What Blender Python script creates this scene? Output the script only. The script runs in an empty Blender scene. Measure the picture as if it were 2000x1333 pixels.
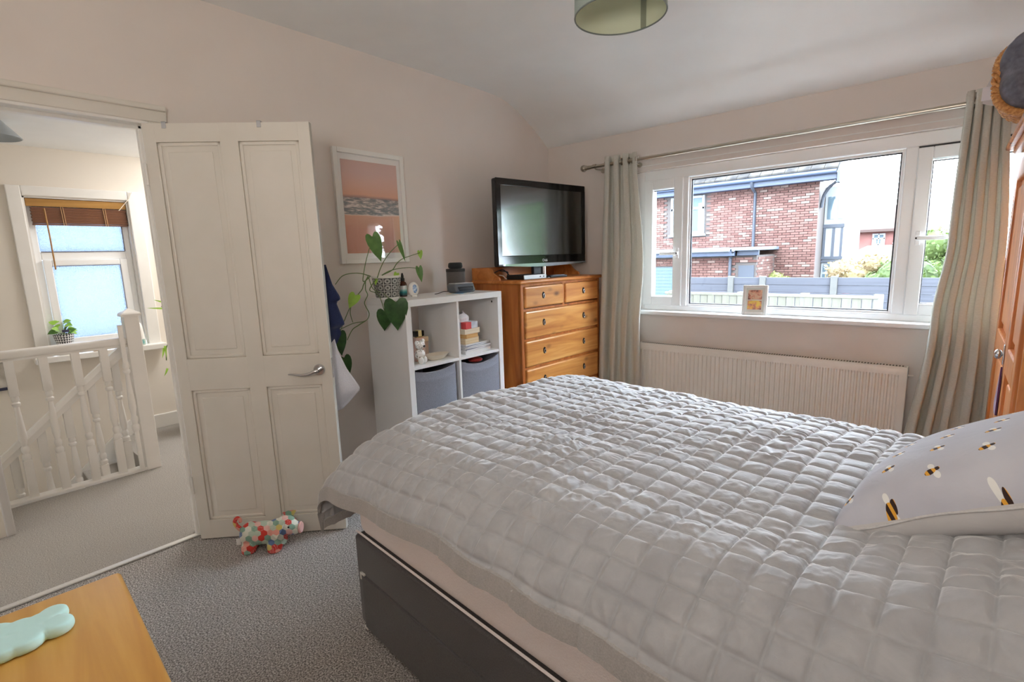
import bpy, bmesh, math, random
import numpy as np
from mathutils import Vector, Matrix, noise
random.seed(7)
PI = math.pi
R = math.radians
scene = bpy.context.scene
C = scene.collection
# ------------------------------------------------------------------ camera
F_PX = 980.0
CAM = Vector((0, 0, 1.353))
yaw, pitch, roll = R(-41.384), R(-9.5097), R(-1.8552)
fw = Vector((math.sin(yaw) * math.cos(pitch), math.cos(yaw) * math.cos(pitch), math.sin(pitch)))
r0 = fw.cross(Vector((0, 0, 1))).normalized()
u0 = r0.cross(fw)
RX = math.cos(roll) * r0 + math.sin(roll) * u0
UP = -math.sin(roll) * r0 + math.cos(roll) * u0
cam_d = bpy.data.cameras.new('camera')
cam_d.sensor_width = 36.0
cam_d.lens = 36.0 * F_PX / 2000.0
cam_d.clip_start = 0.02
cam_d.clip_end = 300
cam = bpy.data.objects.new('camera', cam_d)
C.objects.link(cam)
m = Matrix((RX, UP, -fw)).transposed().to_4x4()
m.translation = CAM
cam.matrix_world = m
scene.camera = cam
# ------------------------------------------------------------------ sky, lights, exposure
world = bpy.data.worlds.new('overcast_sky')
scene.world = world
world.use_nodes = True
bg = world.node_tree.nodes['Background']
bg.inputs['Color'].default_value = (0.74, 0.87, 1.0, 1)
bg.inputs['Strength'].default_value = 21.0


def area(name, loc, target, size, size_y, power, color):
    l = bpy.data.lights.new(name, 'AREA')
    l.shape = 'RECTANGLE'
    l.size, l.size_y, l.energy, l.color = size, size_y, power, color
    o = bpy.data.objects.new(name, l)
    C.objects.link(o)
    o.location = loc
    o.rotation_euler = (Vector(target) - Vector(loc)).to_track_quat('-Z', 'Y').to_euler()
    return o


area('ceiling_bounce_fill', (-0.3, -0.6, 1.7), (-0.6, 0.4, 2.6), 0.5, 0.5, 15, (1.0, 0.93, 0.84))  # added fill lamp, aimed at the ceiling to brighten the bedroom
area('landing_fill', (-4.45, 1.75, 2.2), (-4.2, 0.9, 0.0), 0.8, 0.8, 27, (1.0, 0.97, 0.93))  # added fill lamp with no fitting, lifts the landing's brightness
scene.view_settings.view_transform = 'Standard'
scene.view_settings.look = 'None'
scene.view_settings.exposure = 0.62
scene.view_settings.gamma = 1.0
scene.view_settings.use_curve_mapping = False
scene.cycles.use_denoising = True
scene.cycles.max_bounces = 14
scene.cycles.diffuse_bounces = 8
scene.cycles.transparent_max_bounces = 16
scene.cycles.sample_clamp_indirect = 8.0
scene.cycles.caustics_reflective = False
scene.cycles.caustics_refractive = False


def ray(x, y):
    return RX * ((x - 1000) / F_PX) - UP * ((y - 666.5) / F_PX) + fw


def atX(x, y, v):
    d = ray(x, y)
    return CAM + d * ((v - CAM.x) / d.x)


def atY(x, y, v):
    d = ray(x, y)
    return CAM + d * ((v - CAM.y) / d.y)


def atZ(x, y, v):
    d = ray(x, y)
    return CAM + d * ((v - CAM.z) / d.z)


# ------------------------------------------------------------------ materials
def s2l(c):
    return tuple((v / 12.92 if v <= 0.04045 else ((v + 0.055) / 1.055) ** 2.4) for v in [k / 255.0 for k in c]) + (1.0,)


def N(nt, t, loc=(0, 0), **kw):
    n = nt.nodes.new(t)
    for k, v in kw.items():
        if k in n.inputs:
            n.inputs[k].default_value = v
        else:
            setattr(n, k, v)
    return n


def base(name, rgb, rough=0.6, metal=0.0, spec=0.5, sheen=0.0, emit=None, estr=0.0):
    m = bpy.data.materials.new(name)
    m.use_nodes = True
    nt = m.node_tree
    b = nt.nodes['Principled BSDF']
    b.inputs['Base Color'].default_value = s2l(rgb)
    b.inputs['Roughness'].default_value = rough
    b.inputs['Metallic'].default_value = metal
    b.inputs['Specular IOR Level'].default_value = spec
    if sheen:
        b.inputs['Sheen Weight'].default_value = sheen
        b.inputs['Sheen Roughness'].default_value = 0.4
    if emit:
        b.inputs['Emission Color'].default_value = s2l(emit)
        b.inputs['Emission Strength'].default_value = estr
    return m, nt, b


def coords(nt, kind='Object', scale=(1, 1, 1)):
    t = N(nt, 'ShaderNodeTexCoord')
    mp = N(nt, 'ShaderNodeMapping')
    mp.inputs['Scale'].default_value = scale
    nt.links.new(t.outputs[kind], mp.inputs['Vector'])
    return mp.outputs['Vector']


def ramp(nt, fac, stops, interp='LINEAR'):
    r = N(nt, 'ShaderNodeValToRGB')
    r.color_ramp.interpolation = interp
    els = r.color_ramp.elements
    while len(els) < len(stops):
        els.new(0.5)
    for e, (p, c) in zip(els, stops):
        e.position = p
        e.color = s2l(c)
    nt.links.new(fac, r.inputs['Fac'])
    return r.outputs['Color']


def bump(nt, b, height, strength=0.2, dist=0.01):
    n = N(nt, 'ShaderNodeBump')
    n.inputs['Strength'].default_value = strength
    n.inputs['Distance'].default_value = dist
    nt.links.new(height, n.inputs['Height'])
    nt.links.new(n.outputs['Normal'], b.inputs['Normal'])


def noisy(name, c1, c2, scale=8, rough=0.6, detail=4, bs=0.0, bd=0.01, bscale=None, stretch=(1, 1, 1), lo=0.35, hi=0.65, **kw):
    m, nt, b = base(name, c1, rough, **kw)
    v = coords(nt, 'Object', stretch)
    n = N(nt, 'ShaderNodeTexNoise', Scale=scale, Detail=detail)
    nt.links.new(v, n.inputs['Vector'])
    nt.links.new(ramp(nt, n.outputs['Fac'], [(lo, c1), (hi, c2)]), b.inputs['Base Color'])
    if bs:
        h = n.outputs['Fac']
        if bscale:
            n2 = N(nt, 'ShaderNodeTexNoise', Scale=bscale, Detail=3.0)
            nt.links.new(v, n2.inputs['Vector'])
            h = n2.outputs['Fac']
        bump(nt, b, h, bs, bd)
    return m


def math_n(nt, op, a, b_=None, c=None):
    n = N(nt, 'ShaderNodeMath')
    n.operation = op
    for i, v in enumerate((a, b_, c)):
        if v is None:
            continue
        if isinstance(v, (int, float)):
            n.inputs[i].default_value = v
        else:
            nt.links.new(v, n.inputs[i])
    return n.outputs[0]


def mixc(nt, fac, a, b_):
    n = N(nt, 'ShaderNodeMix')
    n.data_type = 'RGBA'
    for sock, v in ((n.inputs[0], fac), (n.inputs[6], a), (n.inputs[7], b_)):
        if isinstance(v, (int, float)):
            sock.default_value = v
        elif isinstance(v, tuple):
            sock.default_value = s2l(v)
        else:
            nt.links.new(v, sock)
    return n.outputs[2]


def pine(name, light, mid, dark, grain=(1, 1, 1), rough=0.38, knots=True):
    m, nt, b = base(name, mid, rough)
    v = coords(nt, 'Object', grain)
    n1 = N(nt, 'ShaderNodeTexNoise', Scale=9.0, Detail=5.0, Distortion=1.2)
    nt.links.new(v, n1.inputs['Vector'])
    col = ramp(nt, n1.outputs['Fac'], [(0.28, dark), (0.5, mid), (0.72, light)])
    n2 = N(nt, 'ShaderNodeTexNoise', Scale=60.0, Detail=2.0)
    nt.links.new(v, n2.inputs['Vector'])
    col = mixc(nt, math_n(nt, 'MULTIPLY', n2.outputs['Fac'], 0.35), col, dark)
    if knots:
        v2 = coords(nt, 'Object', tuple(1.0 if g >= 1 else 0.55 for g in grain))
        vo = N(nt, 'ShaderNodeTexVoronoi', Scale=9.0)
        nt.links.new(v2, vo.inputs['Vector'])
        k = math_n(nt, 'MINIMUM', .85, math_n(nt, 'POWER', math_n(nt, 'MAXIMUM', 0.0, math_n(nt, 'SUBTRACT', 1.25, math_n(nt, 'MULTIPLY', vo.outputs['Distance'], 5.0))), 1.6))
        col = mixc(nt, k, col, (96, 50, 22))
    nt.links.new(col, b.inputs['Base Color'])
    b.inputs['Coat Weight'].default_value = 0.25
    b.inputs['Coat Roughness'].default_value = 0.25
    return m


def fabric(name, c1, c2, weave=400, rough=0.9, bs=0.25, sheen=0.3, ribs=(1, 1, 1)):
    m, nt, b = base(name, c1, rough, sheen=sheen, spec=0.2)
    v = coords(nt, 'Object', ribs)
    n = N(nt, 'ShaderNodeTexNoise', Scale=weave, Detail=2.0)
    nt.links.new(v, n.inputs['Vector'])
    nt.links.new(ramp(nt, n.outputs['Fac'], [(0.3, c1), (0.7, c2)]), b.inputs['Base Color'])
    bump(nt, b, n.outputs['Fac'], bs, 0.004)
    return m


def carpet(name, dark, mid, light, sc=165.0):
    m, nt, b = base(name, mid, 0.95, spec=0.1, sheen=0.25)
    v = coords(nt, 'Object')
    n = N(nt, 'ShaderNodeTexNoise', Scale=sc, Detail=3.0, Roughness=0.8)
    nt.links.new(v, n.inputs['Vector'])
    col = ramp(nt, n.outputs['Fac'], [(0.39, dark), (0.5, mid), (0.61, light)])
    n2 = N(nt, 'ShaderNodeTexNoise', Scale=3.5, Detail=3.0)
    nt.links.new(v, n2.inputs['Vector'])
    col = mixc(nt, math_n(nt, 'MULTIPLY', n2.outputs['Fac'], 0.3), col, dark)
    nt.links.new(col, b.inputs['Base Color'])
    bump(nt, b, n.outputs['Fac'], 0.7, 0.012)
    return m


def glass_thin(name, tint=(255, 255, 255), refl=0.10):
    m = bpy.data.materials.new(name)
    m.use_nodes = True
    nt = m.node_tree
    nt.nodes.clear()
    out = N(nt, 'ShaderNodeOutputMaterial')
    tr = N(nt, 'ShaderNodeBsdfTransparent', Color=s2l(tint))
    gl = N(nt, 'ShaderNodeBsdfGlossy', Roughness=0.02)
    fr = N(nt, 'ShaderNodeFresnel', IOR=1.45)
    mx = N(nt, 'ShaderNodeMixShader')
    geo = N(nt, 'ShaderNodeNewGeometry')
    front = math_n(nt, 'SUBTRACT', 1.0, geo.outputs['Backfacing'])
    nt.links.new(math_n(nt, 'MULTIPLY', math_n(nt, 'MULTIPLY', fr.outputs[0], refl * 10), front), mx.inputs[0])
    nt.links.new(tr.outputs[0], mx.inputs[1])
    nt.links.new(gl.outputs[0], mx.inputs[2])
    nt.links.new(mx.outputs[0], out.inputs[0])
    return m


M = {}
M['wall'] = noisy('wall_paint', (224, 215, 208), (227, 218, 211), 3, 0.75, bs=0.04, bscale=220, spec=0.25)
M['hall_wall'] = noisy('hall_wall_paint', (228, 221, 211), (231, 224, 214), 3, 0.75, bs=0.04, bscale=220, spec=0.25)
M['ceiling'] = noisy('ceiling_paint', (240, 241, 240), (243, 244, 243), 4, 0.8, spec=0.2)
M['gloss_white'] = noisy('white_gloss_paint', (232, 230, 226), (236, 234, 230), 6, 0.3)
M['cream'] = noisy('cream_door_paint', (218, 213, 203), (223, 218, 209), 5, 0.33)
M['upvc'] = noisy('white_window_plastic', (246, 248, 249), (249, 250, 251), 5, 0.28)
M['gasket'] = base('black_gasket', (45, 45, 52), 0.5)[0]
M['glass'] = glass_thin('window_glass')
M['pic_glass'] = glass_thin('picture_glass', refl=0.14)
M['carpet'] = carpet('grey_carpet', (92, 88, 86), (176, 170, 166), (248, 245, 242))
M['hall_carpet'] = carpet('landing_carpet', (150, 145, 139), (184, 179, 173), (214, 210, 204), 200.0)
M['pine_h'] = pine('pine_across', (232, 176, 104), (213, 148, 76), (176, 103, 44), (1.0, 0.12, 1.6))
M['pine_v'] = pine('pine_upright', (208, 138, 70), (186, 110, 50), (150, 80, 32), (1.6, 1.6, 0.12))
M['pine_top'] = pine('pine_top', (220, 150, 80), (198, 124, 58), (160, 90, 38), (1.3, 0.14, 1.3), knots=False)
M['honey_top'] = pine('honey_pine_top', (230, 182, 98), (216, 162, 76), (192, 134, 58), (0.1, 1.2, 1.2), rough=0.42, knots=False)
M['melamine'] = noisy('white_melamine', (236, 236, 237), (240, 240, 241), 4, 0.35)
M['bin'] = fabric('grey_bin_fabric', (128, 130, 142), (150, 152, 164), 260)
M['dark'] = base('black_void', (20, 18, 18), 0.8)[0]
M['black_gloss'] = base('gloss_black_plastic', (14, 14, 15), 0.08)[0]
M['screen'] = base('tv_screen_glass', (10, 11, 11), 0.13, spec=0.9)[0]
M['screen'].node_tree.nodes['Principled BSDF'].inputs['IOR'].default_value = 1.85
M['black_matte'] = noisy('matt_black_plastic', (36, 36, 38), (44, 44, 46), 60, 0.55)
M['chrome'] = base('brushed_chrome', (205, 206, 208), 0.22, 1.0)[0]
M['nickel'] = base('satin_nickel', (190, 182, 168), 0.28, 1.0)[0]
M['iron'] = base('dark_iron', (52, 50, 50), 0.4, 0.8)[0]
M['silver'] = base('silver_plastic', (190, 192, 196), 0.35, 0.3)[0]
M['divan'] = fabric('charcoal_divan_cloth', (84, 82, 83), (98, 96, 97), 320)
M['mattress'] = fabric('pale_mattress_cloth', (244, 236, 235), (248, 241, 240), 200, sheen=0.1)
M['radiator'] = noisy('cream_radiator_enamel', (232, 226, 216), (236, 230, 221), 4, 0.35)


def make_quilt_mat():
    m, nt, b = base('grey_velvet_quilt', (186, 184, 184), 0.6, spec=0.25, sheen=1.0)
    v = coords(nt, 'Object')
    n = N(nt, 'ShaderNodeTexNoise', Scale=9.0, Detail=5.0, Roughness=0.65, Distortion=0.4)
    nt.links.new(v, n.inputs['Vector'])
    nt.links.new(ramp(nt, n.outputs['Fac'], [(0.3, (164, 165, 169)), (0.7, (182, 183, 186))]), b.inputs['Base Color'])
    n2 = N(nt, 'ShaderNodeTexNoise', Scale=40.0, Detail=4.0, Roughness=0.6, Distortion=0.8)
    nt.links.new(v, n2.inputs['Vector'])
    bump(nt, b, n2.outputs['Fac'], 0.16, 0.010)
    return m


M['quilt'] = make_quilt_mat()
M['quilt_edge'] = fabric('grey_quilt_binding', (166, 163, 161), (182, 179, 177), 250, sheen=0.5)


def curtain_mat():
    m, nt, b = base('linen_curtain', (222, 221, 212), 0.85, spec=0.15, sheen=0.2)
    v = coords(nt, 'Object', (1, 1, 6))
    n = N(nt, 'ShaderNodeTexNoise', Scale=90.0, Detail=3.0)
    nt.links.new(v, n.inputs['Vector'])
    nt.links.new(ramp(nt, n.outputs['Fac'], [(0.3, (208, 206, 196)), (0.7, (226, 225, 216))]), b.inputs['Base Color'])
    bump(nt, b, n.outputs['Fac'], 0.25, 0.004)
    # woven cloth lets a little daylight through
    tl = N(nt, 'ShaderNodeBsdfTranslucent', Color=s2l((218, 212, 200)))
    mx = N(nt, 'ShaderNodeMixShader', Fac=0.2)
    out = nt.nodes['Material Output']
    nt.links.new(b.outputs[0], mx.inputs[1])
    nt.links.new(tl.outputs[0], mx.inputs[2])
    nt.links.new(mx.outputs[0], out.inputs[0])
    return m


M['curtain'] = curtain_mat()

# ------------------------------------------------------------------ mesh helpers


def box(bm, lo, hi, bev=0.0, seg=2):
    lo, hi = Vector(lo), Vector(hi)
    r = bmesh.ops.create_cube(bm, size=1.0)
    vs = r['verts']
    s, c = hi - lo, (hi + lo) / 2
    for v in vs:
        v.co = Vector((v.co.x * s.x, v.co.y * s.y, v.co.z * s.z)) + c
    if bev:
        es = list({e for v in vs for e in v.link_edges})
        bmesh.ops.bevel(bm, geom=es, offset=min(bev, 0.49 * min(abs(s.x), abs(s.y), abs(s.z))), segments=seg, affect='EDGES', profile=0.5)
    return bm


def B():
    return bmesh.new()


def bx(lo, hi, bev=0.0, seg=2):
    return box(B(), lo, hi, bev, seg)


def lathe(bm, prof, c=(0, 0, 0), n=24, cap=True, axis='Z', arc=2 * PI):
    rings = []
    c = Vector(c)
    full = abs(arc - 2 * PI) < 1e-6
    k = n if full else n + 1
    for r, z in prof:
        ring = []
        for i in range(k):
            a = arc * i / n
            p = Vector((r * math.cos(a), r * math.sin(a), z))
            if axis == 'X':
                p = Vector((p.z, p.x, p.y))
            elif axis == 'Y':
                p = Vector((p.y, p.z, p.x))
            ring.append(bm.verts.new(p + c))
        rings.append(ring)
    for a, b_ in zip(rings, rings[1:]):
        for i in range(n):
            j = (i + 1) % k
            bm.faces.new((a[i], a[j], b_[j], b_[i]))
    if cap:
        if prof[0][0] > 1e-6:
            bm.faces.new(rings[0][::-1])
        if prof[-1][0] > 1e-6:
            bm.faces.new(rings[-1])
    return bm


def tube(bm, pts, r, n=8, closed=False):
    pts = [Vector(p) for p in pts]
    rs = r if isinstance(r, (list, tuple)) else [r] * len(pts)
    rings = []
    prev = None
    L = len(pts)
    for i, p in enumerate(pts):
        if closed:
            t = pts[(i + 1) % L] - pts[i - 1]
        else:
            t = pts[min(i + 1, L - 1)] - pts[max(i - 1, 0)]
        t.normalize()
        if prev is None:
            a = Vector((0, 0, 1)) if abs(t.z) < 0.9 else Vector((1, 0, 0))
            nrm = t.cross(a).normalized()
        else:
            nrm = (prev - t * prev.dot(t)).normalized()
        prev = nrm
        bi = t.cross(nrm)
        rings.append([bm.verts.new(p + (nrm * math.cos(2 * PI * k / n) + bi * math.sin(2 * PI * k / n)) * rs[i]) for k in range(n)])
    prs = list(zip(rings, rings[1:]))
    if closed:
        prs.append((rings[-1], rings[0]))
    for a, b_ in prs:
        for k in range(n):
            j = (k + 1) % n
            bm.faces.new((a[k], a[j], b_[j], b_[k]))
    if not closed:
        bm.faces.new(rings[0][::-1])
        bm.faces.new(rings[-1])
    return bm


def prism(bm, poly, h, mat4=None, bev=0.0):
    """poly: 2-D outline; extruded by h along local z, then placed with mat4."""
    a = [bm.verts.new((p[0], p[1], 0)) for p in poly]
    b_ = [bm.verts.new((p[0], p[1], h)) for p in poly]
    n = len(poly)
    bm.faces.new(a[::-1])
    bm.faces.new(b_)
    for i in range(n):
        j = (i + 1) % n
        bm.faces.new((a[i], a[j], b_[j], b_[i]))
    if mat4 is not None:
        for v in a + b_:
            v.co = mat4 @ v.co
    return bm


def ellipsoid(bm, c, r, seg=16, rings=10, mat3=None):
    res = bmesh.ops.create_uvsphere(bm, u_segments=seg, v_segments=rings, radius=1.0)
    for v in res['verts']:
        p = Vector((v.co.x * r[0], v.co.y * r[1], v.co.z * r[2]))
        if mat3 is not None:
            p = mat3 @ p
        v.co = p + Vector(c)
    return bm


def grid_mesh(bm, fn, nu, nv, closed_u=False):
    vs = [[bm.verts.new(fn(i / nu, j / nv)) for j in range(nv + 1)] for i in range(nu + (0 if closed_u else 1))]
    k = len(vs)
    for i in range(nu):
        for j in range(nv):
            a, b_ = vs[i], vs[(i + 1) % k]
            bm.faces.new((a[j], b_[j], b_[j + 1], a[j + 1]))
    return bm


def smooth_path(pts, k=6):
    pts = [Vector(p) for p in pts]
    out = []
    for i in range(len(pts) - 1):
        p0, p1, p2, p3 = pts[max(i - 1, 0)], pts[i], pts[i + 1], pts[min(i + 2, len(pts) - 1)]
        for s in range(k):
            t = s / k
            out.append(0.5 * ((2 * p1) + (-p0 + p2) * t + (2 * p0 - 5 * p1 + 4 * p2 - p3) * t * t + (-p0 + 3 * p1 - 3 * p2 + p3) * t ** 3))
    out.append(pts[-1])
    return out


def link(name, bm, mat, parent=None, smooth=None, world=False, label=None, kind=None, recalc=True):
    if recalc:
        bmesh.ops.recalc_face_normals(bm, faces=bm.faces[:])
    if world and parent is not None:
        bm.transform((Matrix.Translation(parent.location) @ parent.rotation_euler.to_matrix().to_4x4()).inverted())
    me = bpy.data.meshes.new(name)
    bm.to_mesh(me)
    bm.free()
    o = bpy.data.objects.new(name, me)
    C.objects.link(o)
    for mm in (mat if isinstance(mat, (list, tuple)) else [mat]):
        me.materials.append(mm)
    if smooth is not None:
        me.polygons.foreach_set('use_smooth', [True] * len(me.polygons))
        if smooth < 180:
            me.set_sharp_from_angle(angle=R(smooth))
    if parent is not None:
        o.parent = parent
    if label:
        o['label'] = label
    if kind:
        o['kind'] = kind
    return o


def tag(o, label=None, cat=None, group=None, kind=None):
    if label:
        o['label'] = label
    if cat:
        o['category'] = cat
    if group:
        o['group'] = group
    if kind:
        o['kind'] = kind
    return o


def thing(name, label, cat, loc=(0, 0, 0), rotz=0.0, group=None, kind=None):
    o = bpy.data.objects.new(name, None)
    o.empty_display_size = 0.1
    C.objects.link(o)
    o.location = loc
    o.rotation_euler = (0, 0, rotz)
    return tag(o, label, cat, group, kind)


def struct(name, bm, mat, label=None, smooth=None):
    o = link(name, bm, mat, None, smooth)
    o['kind'] = 'structure'
    if label:
        o['label'] = label
    return o


def clone(o, parent=None, loc=None):
    c = o.copy()
    C.objects.link(c)
    if parent is not None:
        c.parent = parent
    if loc is not None:
        c.location = loc
    return c


# ------------------------------------------------------------------ ROOM SHELL
XL, YW, XR, YF = -2.75, 3.68, 0.75, -1.0
DY0, DY1, DH = -0.085, 0.712, 1.995
bm = B()
box(bm, (XL - .12, -2.32, -.02), (XL, DY0, 2.7))
box(bm, (XL - .12, DY1, -.02), (XL, YW + .3, 2.7))
box(bm, (XL - .12, DY0, DH), (XL, DY1, 2.7))
struct('wall_left', bm, M['wall'], 'warm beige painted wall with the doorway and the framed seascape')
WX0, WX1, WZ0, WZ1 = -1.93, 0.40, 0.876, 1.966
bm = B()
box(bm, (XL, YW, -.02), (WX0, YW + .3, 2.7))
box(bm, (WX1, YW, -.02), (XR + .12, YW + .3, 2.7))
box(bm, (WX0, YW, -.02), (WX1, YW + .3, WZ0))
box(bm, (WX0, YW, WZ1), (WX1, YW + .3, 2.7))
struct('wall_back', bm, M['wall'], 'warm beige window wall above and below the wide white window')
struct('wall_right', bx((XR, YF, -.02), (XR + .12, YW + .3, 2.7)), M['wall'])
struct('wall_front', bx((XL - .12, YF - .12, -.02), (XR + .12, YF, 2.7)), M['wall'])
# ceiling: level, then curving down to the window wall
prof = [(YF, 2.578), (2.66, 2.578), (2.90, 2.577), (3.02, 2.571), (3.12, 2.558), (3.21, 2.531), (3.336, 2.477), (3.466, 2.409), (3.57, 2.345), (3.62, 2.309), (3.655, 2.284), (3.68, 2.272), (3.75, 2.262)]
bm = B()
poly = prof + [(3.75, 2.75), (YF, 2.75)]
vs = [[bm.verts.new((x, y, z)) for y, z in poly] for x in (XL, XR)]
n = len(poly)
bm.faces.new(vs[0])
bm.faces.new(vs[1][::-1])
for i in range(n):
    j = (i + 1) % n
    bm.faces.new((vs[0][i], vs[1][i], vs[1][j], vs[0][j]))
struct('ceiling', bm, M['ceiling'], 'white ceiling that curves down towards the window', smooth=40)
struct('floor', bx((XL - .06, YF, -.06), (XR, YW, 0)), M['carpet'], 'speckled grey bedroom carpet')
# baseboards of the bedroom
bm = B()
for y0, y1 in ((DY1 + .09, YW), (YF, DY0 - .09)):
    box(bm, (XL, y0, 0), (XL + .016, y1, .12), .006)
struct('baseboard_left', bm, M['gloss_white'])
struct('baseboard_back', bx((XL + .016, YW - .016, 0), (XR, YW, .12), .006), M['gloss_white'])
# architrave: three mitred lengths with a stepped moulding
tr = thing('trim_1', 'cream moulded architrave around the bedroom doorway', None, (XL, DY1, 0), kind='structure')


def architrave(lo, hi, inner):
    b_ = B()
    lo, hi = Vector(lo), Vector(hi)
    box(b_, lo, hi, .004)
    return b_


link('head_moulding', architrave((XL, DY0 - .09, DH + .0), (XL + .018, DY1 + .085, DH + .072), 0), M['cream'], tr, world=True)
link('head_bead', bx((XL + .012, DY0 - .09, DH + .048), (XL + .032, DY1 + .085, DH + .072), .006), M['cream'], tr, world=True)
link('side_moulding', architrave((XL, DY1 + .012, 0), (XL + .018, DY1 + .085, DH), 0), M['cream'], tr, world=True)
link('side_moulding', architrave((XL, DY0 - .09, 0), (XL + .018, DY0 - .012, DH), 0), M['cream'], tr, world=True)
bm = B()
box(bm, (XL - .125, DY1 - .004, 0), (XL + .012, DY1 + .02, DH), .003)
box(bm, (XL - .125, DY0 - .02, 0), (XL + .012, DY0 + .004, DH), .003)
box(bm, (XL - .125, DY0, DH - .012), (XL + .012, DY1, DH + .012), .003)
box(bm, (XL - .08, DY1 - .016, 0), (XL - .045, DY1, DH), .003)
box(bm, (XL - .08, DY0, DH - .026), (XL - .045, DY1, DH - .01), .003)
link('door_lining', bm, M['gloss_white'], tr, world=True, label='glossy white door lining')
struct('trim_2', bx((XL - .066, DY0, 0), (XL - .034, DY1, .010), .004), base('bright_threshold_metal', (228, 228, 226), 0.3, 0.5)[0], 'bright white metal threshold strip in the doorway')
struct('trim_3', bx((WX0 - .02, YW - .005, 1.998), (WX1, YW, 2.005), .002), M['gloss_white'], 'thin white bead above the window')

# ------------------------------------------------------------------ LANDING
HX = -5.04
struct('floor_landing', (lambda b_: (box(b_, (-4.02, -1.6, -.2), (XL - .06, 2.2, 0)), box(b_, (HX, .80, -.2), (-4.02, 2.2, 0)))[0])(B()), M['hall_carpet'], 'pale beige landing carpet')
HWY0, HWY1, HWZ0, HWZ1 = .497, 1.112, .735, 1.895
bm = B()
box(bm, (HX - .2, -2.2, -2.7), (HX, HWY0, 2.4))
box(bm, (HX - .2, HWY1, -2.7), (HX, 2.3, 2.4))
box(bm, (HX - .2, HWY0, -2.7), (HX, HWY1, HWZ0))
box(bm, (HX - .2, HWY0, HWZ1), (HX, HWY1, 2.4))
struct('wall_landing', bm, M['hall_wall'], 'cream landing wall with the frosted window')
struct('wall_landing_end', bx((HX - .2, 2.2, -.2), (XL - .12, 2.32, 2.4)), M['hall_wall'])
struct('wall_landing_start', bx((HX - .2, -2.32, -2.7), (XL - .12, -2.2, 2.4)), M['hall_wall'])
struct('wall_landing_side', bx((-3.70, -2.2, 0), (-3.60, .06, 2.4)), M['hall_wall'])
struct('floor_hall', bx((HX - .2, -2.3, -2.75), (-3.6, 2.3, -2.65)), M['hall_carpet'])
struct('wall_stairwell', bx((-4.02, -2.2, -2.65), (-3.92, 2.2, -.2)), M['hall_wall'])
struct('ceiling_landing', bx((HX - .2, -2.3, 2.24), (XL - .12, 2.3, 2.4)), M['ceiling'])
struct('trim_4', bx((-3.71, .058, 0), (-3.585, .094, 2.2), .006), base('grey_white_paint', (205, 203, 202), .5)[0], 'white edge board of a side wall on the landing')
struct('baseboard_landing', bx((HX, .82, 0), (HX + .02, 2.2, .122), .008), M['gloss_white'])
# landing window
w2 = thing('window_2', 'frosted landing window with white frame above the stairs', None, (HX, .8, HWZ0), kind='structure')
bm = B()
for lo, hi in (((HX, .418, HWZ0 - .005), (HX + .022, .497, 1.965)), ((HX, 1.112, HWZ0 - .005), (HX + .022, 1.198, 1.965)), ((HX, .497, 1.895), (HX + .022, 1.112, 1.965))):
    box(bm, lo, hi, .006)
link('architrave', bm, M['gloss_white'], w2, world=True)
XF = HX - .10
bm = B()
for lo, hi in (((HX - .16, HWY0, HWZ0), (HX, HWY0 + .012, HWZ1)), ((HX - .16, HWY1 - .012, HWZ0), (HX, HWY1, HWZ1)), ((HX - .16, HWY0, HWZ1 - .012), (HX, HWY1, HWZ1))):
    box(bm, lo, hi)
link('reveal', bm, M['gloss_white'], w2, world=True)
bm = B()
for lo, hi in (((XF, .509, .76), (XF + .05, .55, 1.883)), ((XF, 1.06, .76), (XF + .05, 1.10, 1.883)), ((XF, .55, 1.80), (XF + .05, 1.06, 1.883)), ((XF, .55, .76), (XF + .05, 1.06, .80)), ((XF, .55, 1.44), (XF + .05, 1.06, 1.50))):
    box(bm, lo, hi, .006)
link('window_frame', bm, M['upvc'], w2, world=True)
bm = B()
for lo, hi in (((XF + .01, .552, .80), (XF + .07, .60, 1.44)), ((XF + .01, 1.01, .80), (XF + .07, 1.058, 1.44)), ((XF + .01, .60, 1.395), (XF + .07, 1.01, 1.44)), ((XF + .01, .60, .80), (XF + .07, 1.01, .845))):
    box(bm, lo, hi, .006)
link('sash', bm, M['upvc'], w2, world=True)


def frosted():
    m, nt, b = base('frosted_glass', (236, 242, 250), 0.55)
    b.inputs['Transmission Weight'].default_value = 0.0
    tl = N(nt, 'ShaderNodeBsdfTranslucent', Color=s2l((160, 166, 176)))
    tp = N(nt, 'ShaderNodeBsdfTransparent', Color=s2l((176, 184, 196)))
    mx = N(nt, 'ShaderNodeMixShader', Fac=0.15)
    v = coords(nt, 'Object')
    n = N(nt, 'ShaderNodeTexVoronoi', Scale=120.0)
    nt.links.new(v, n.inputs['Vector'])
    bn = N(nt, 'ShaderNodeBump', Strength=0.9, Distance=0.01)
    nt.links.new(n.outputs['Distance'], bn.inputs['Height'])
    nt.links.new(bn.outputs[0], tl.inputs['Normal'])
    nt.links.new(tl.outputs[0], mx.inputs[1])
    nt.links.new(tp.outputs[0], mx.inputs[2])
    nt.links.new(mx.outputs[0], nt.nodes['Material Output'].inputs[0])
    return m


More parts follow.
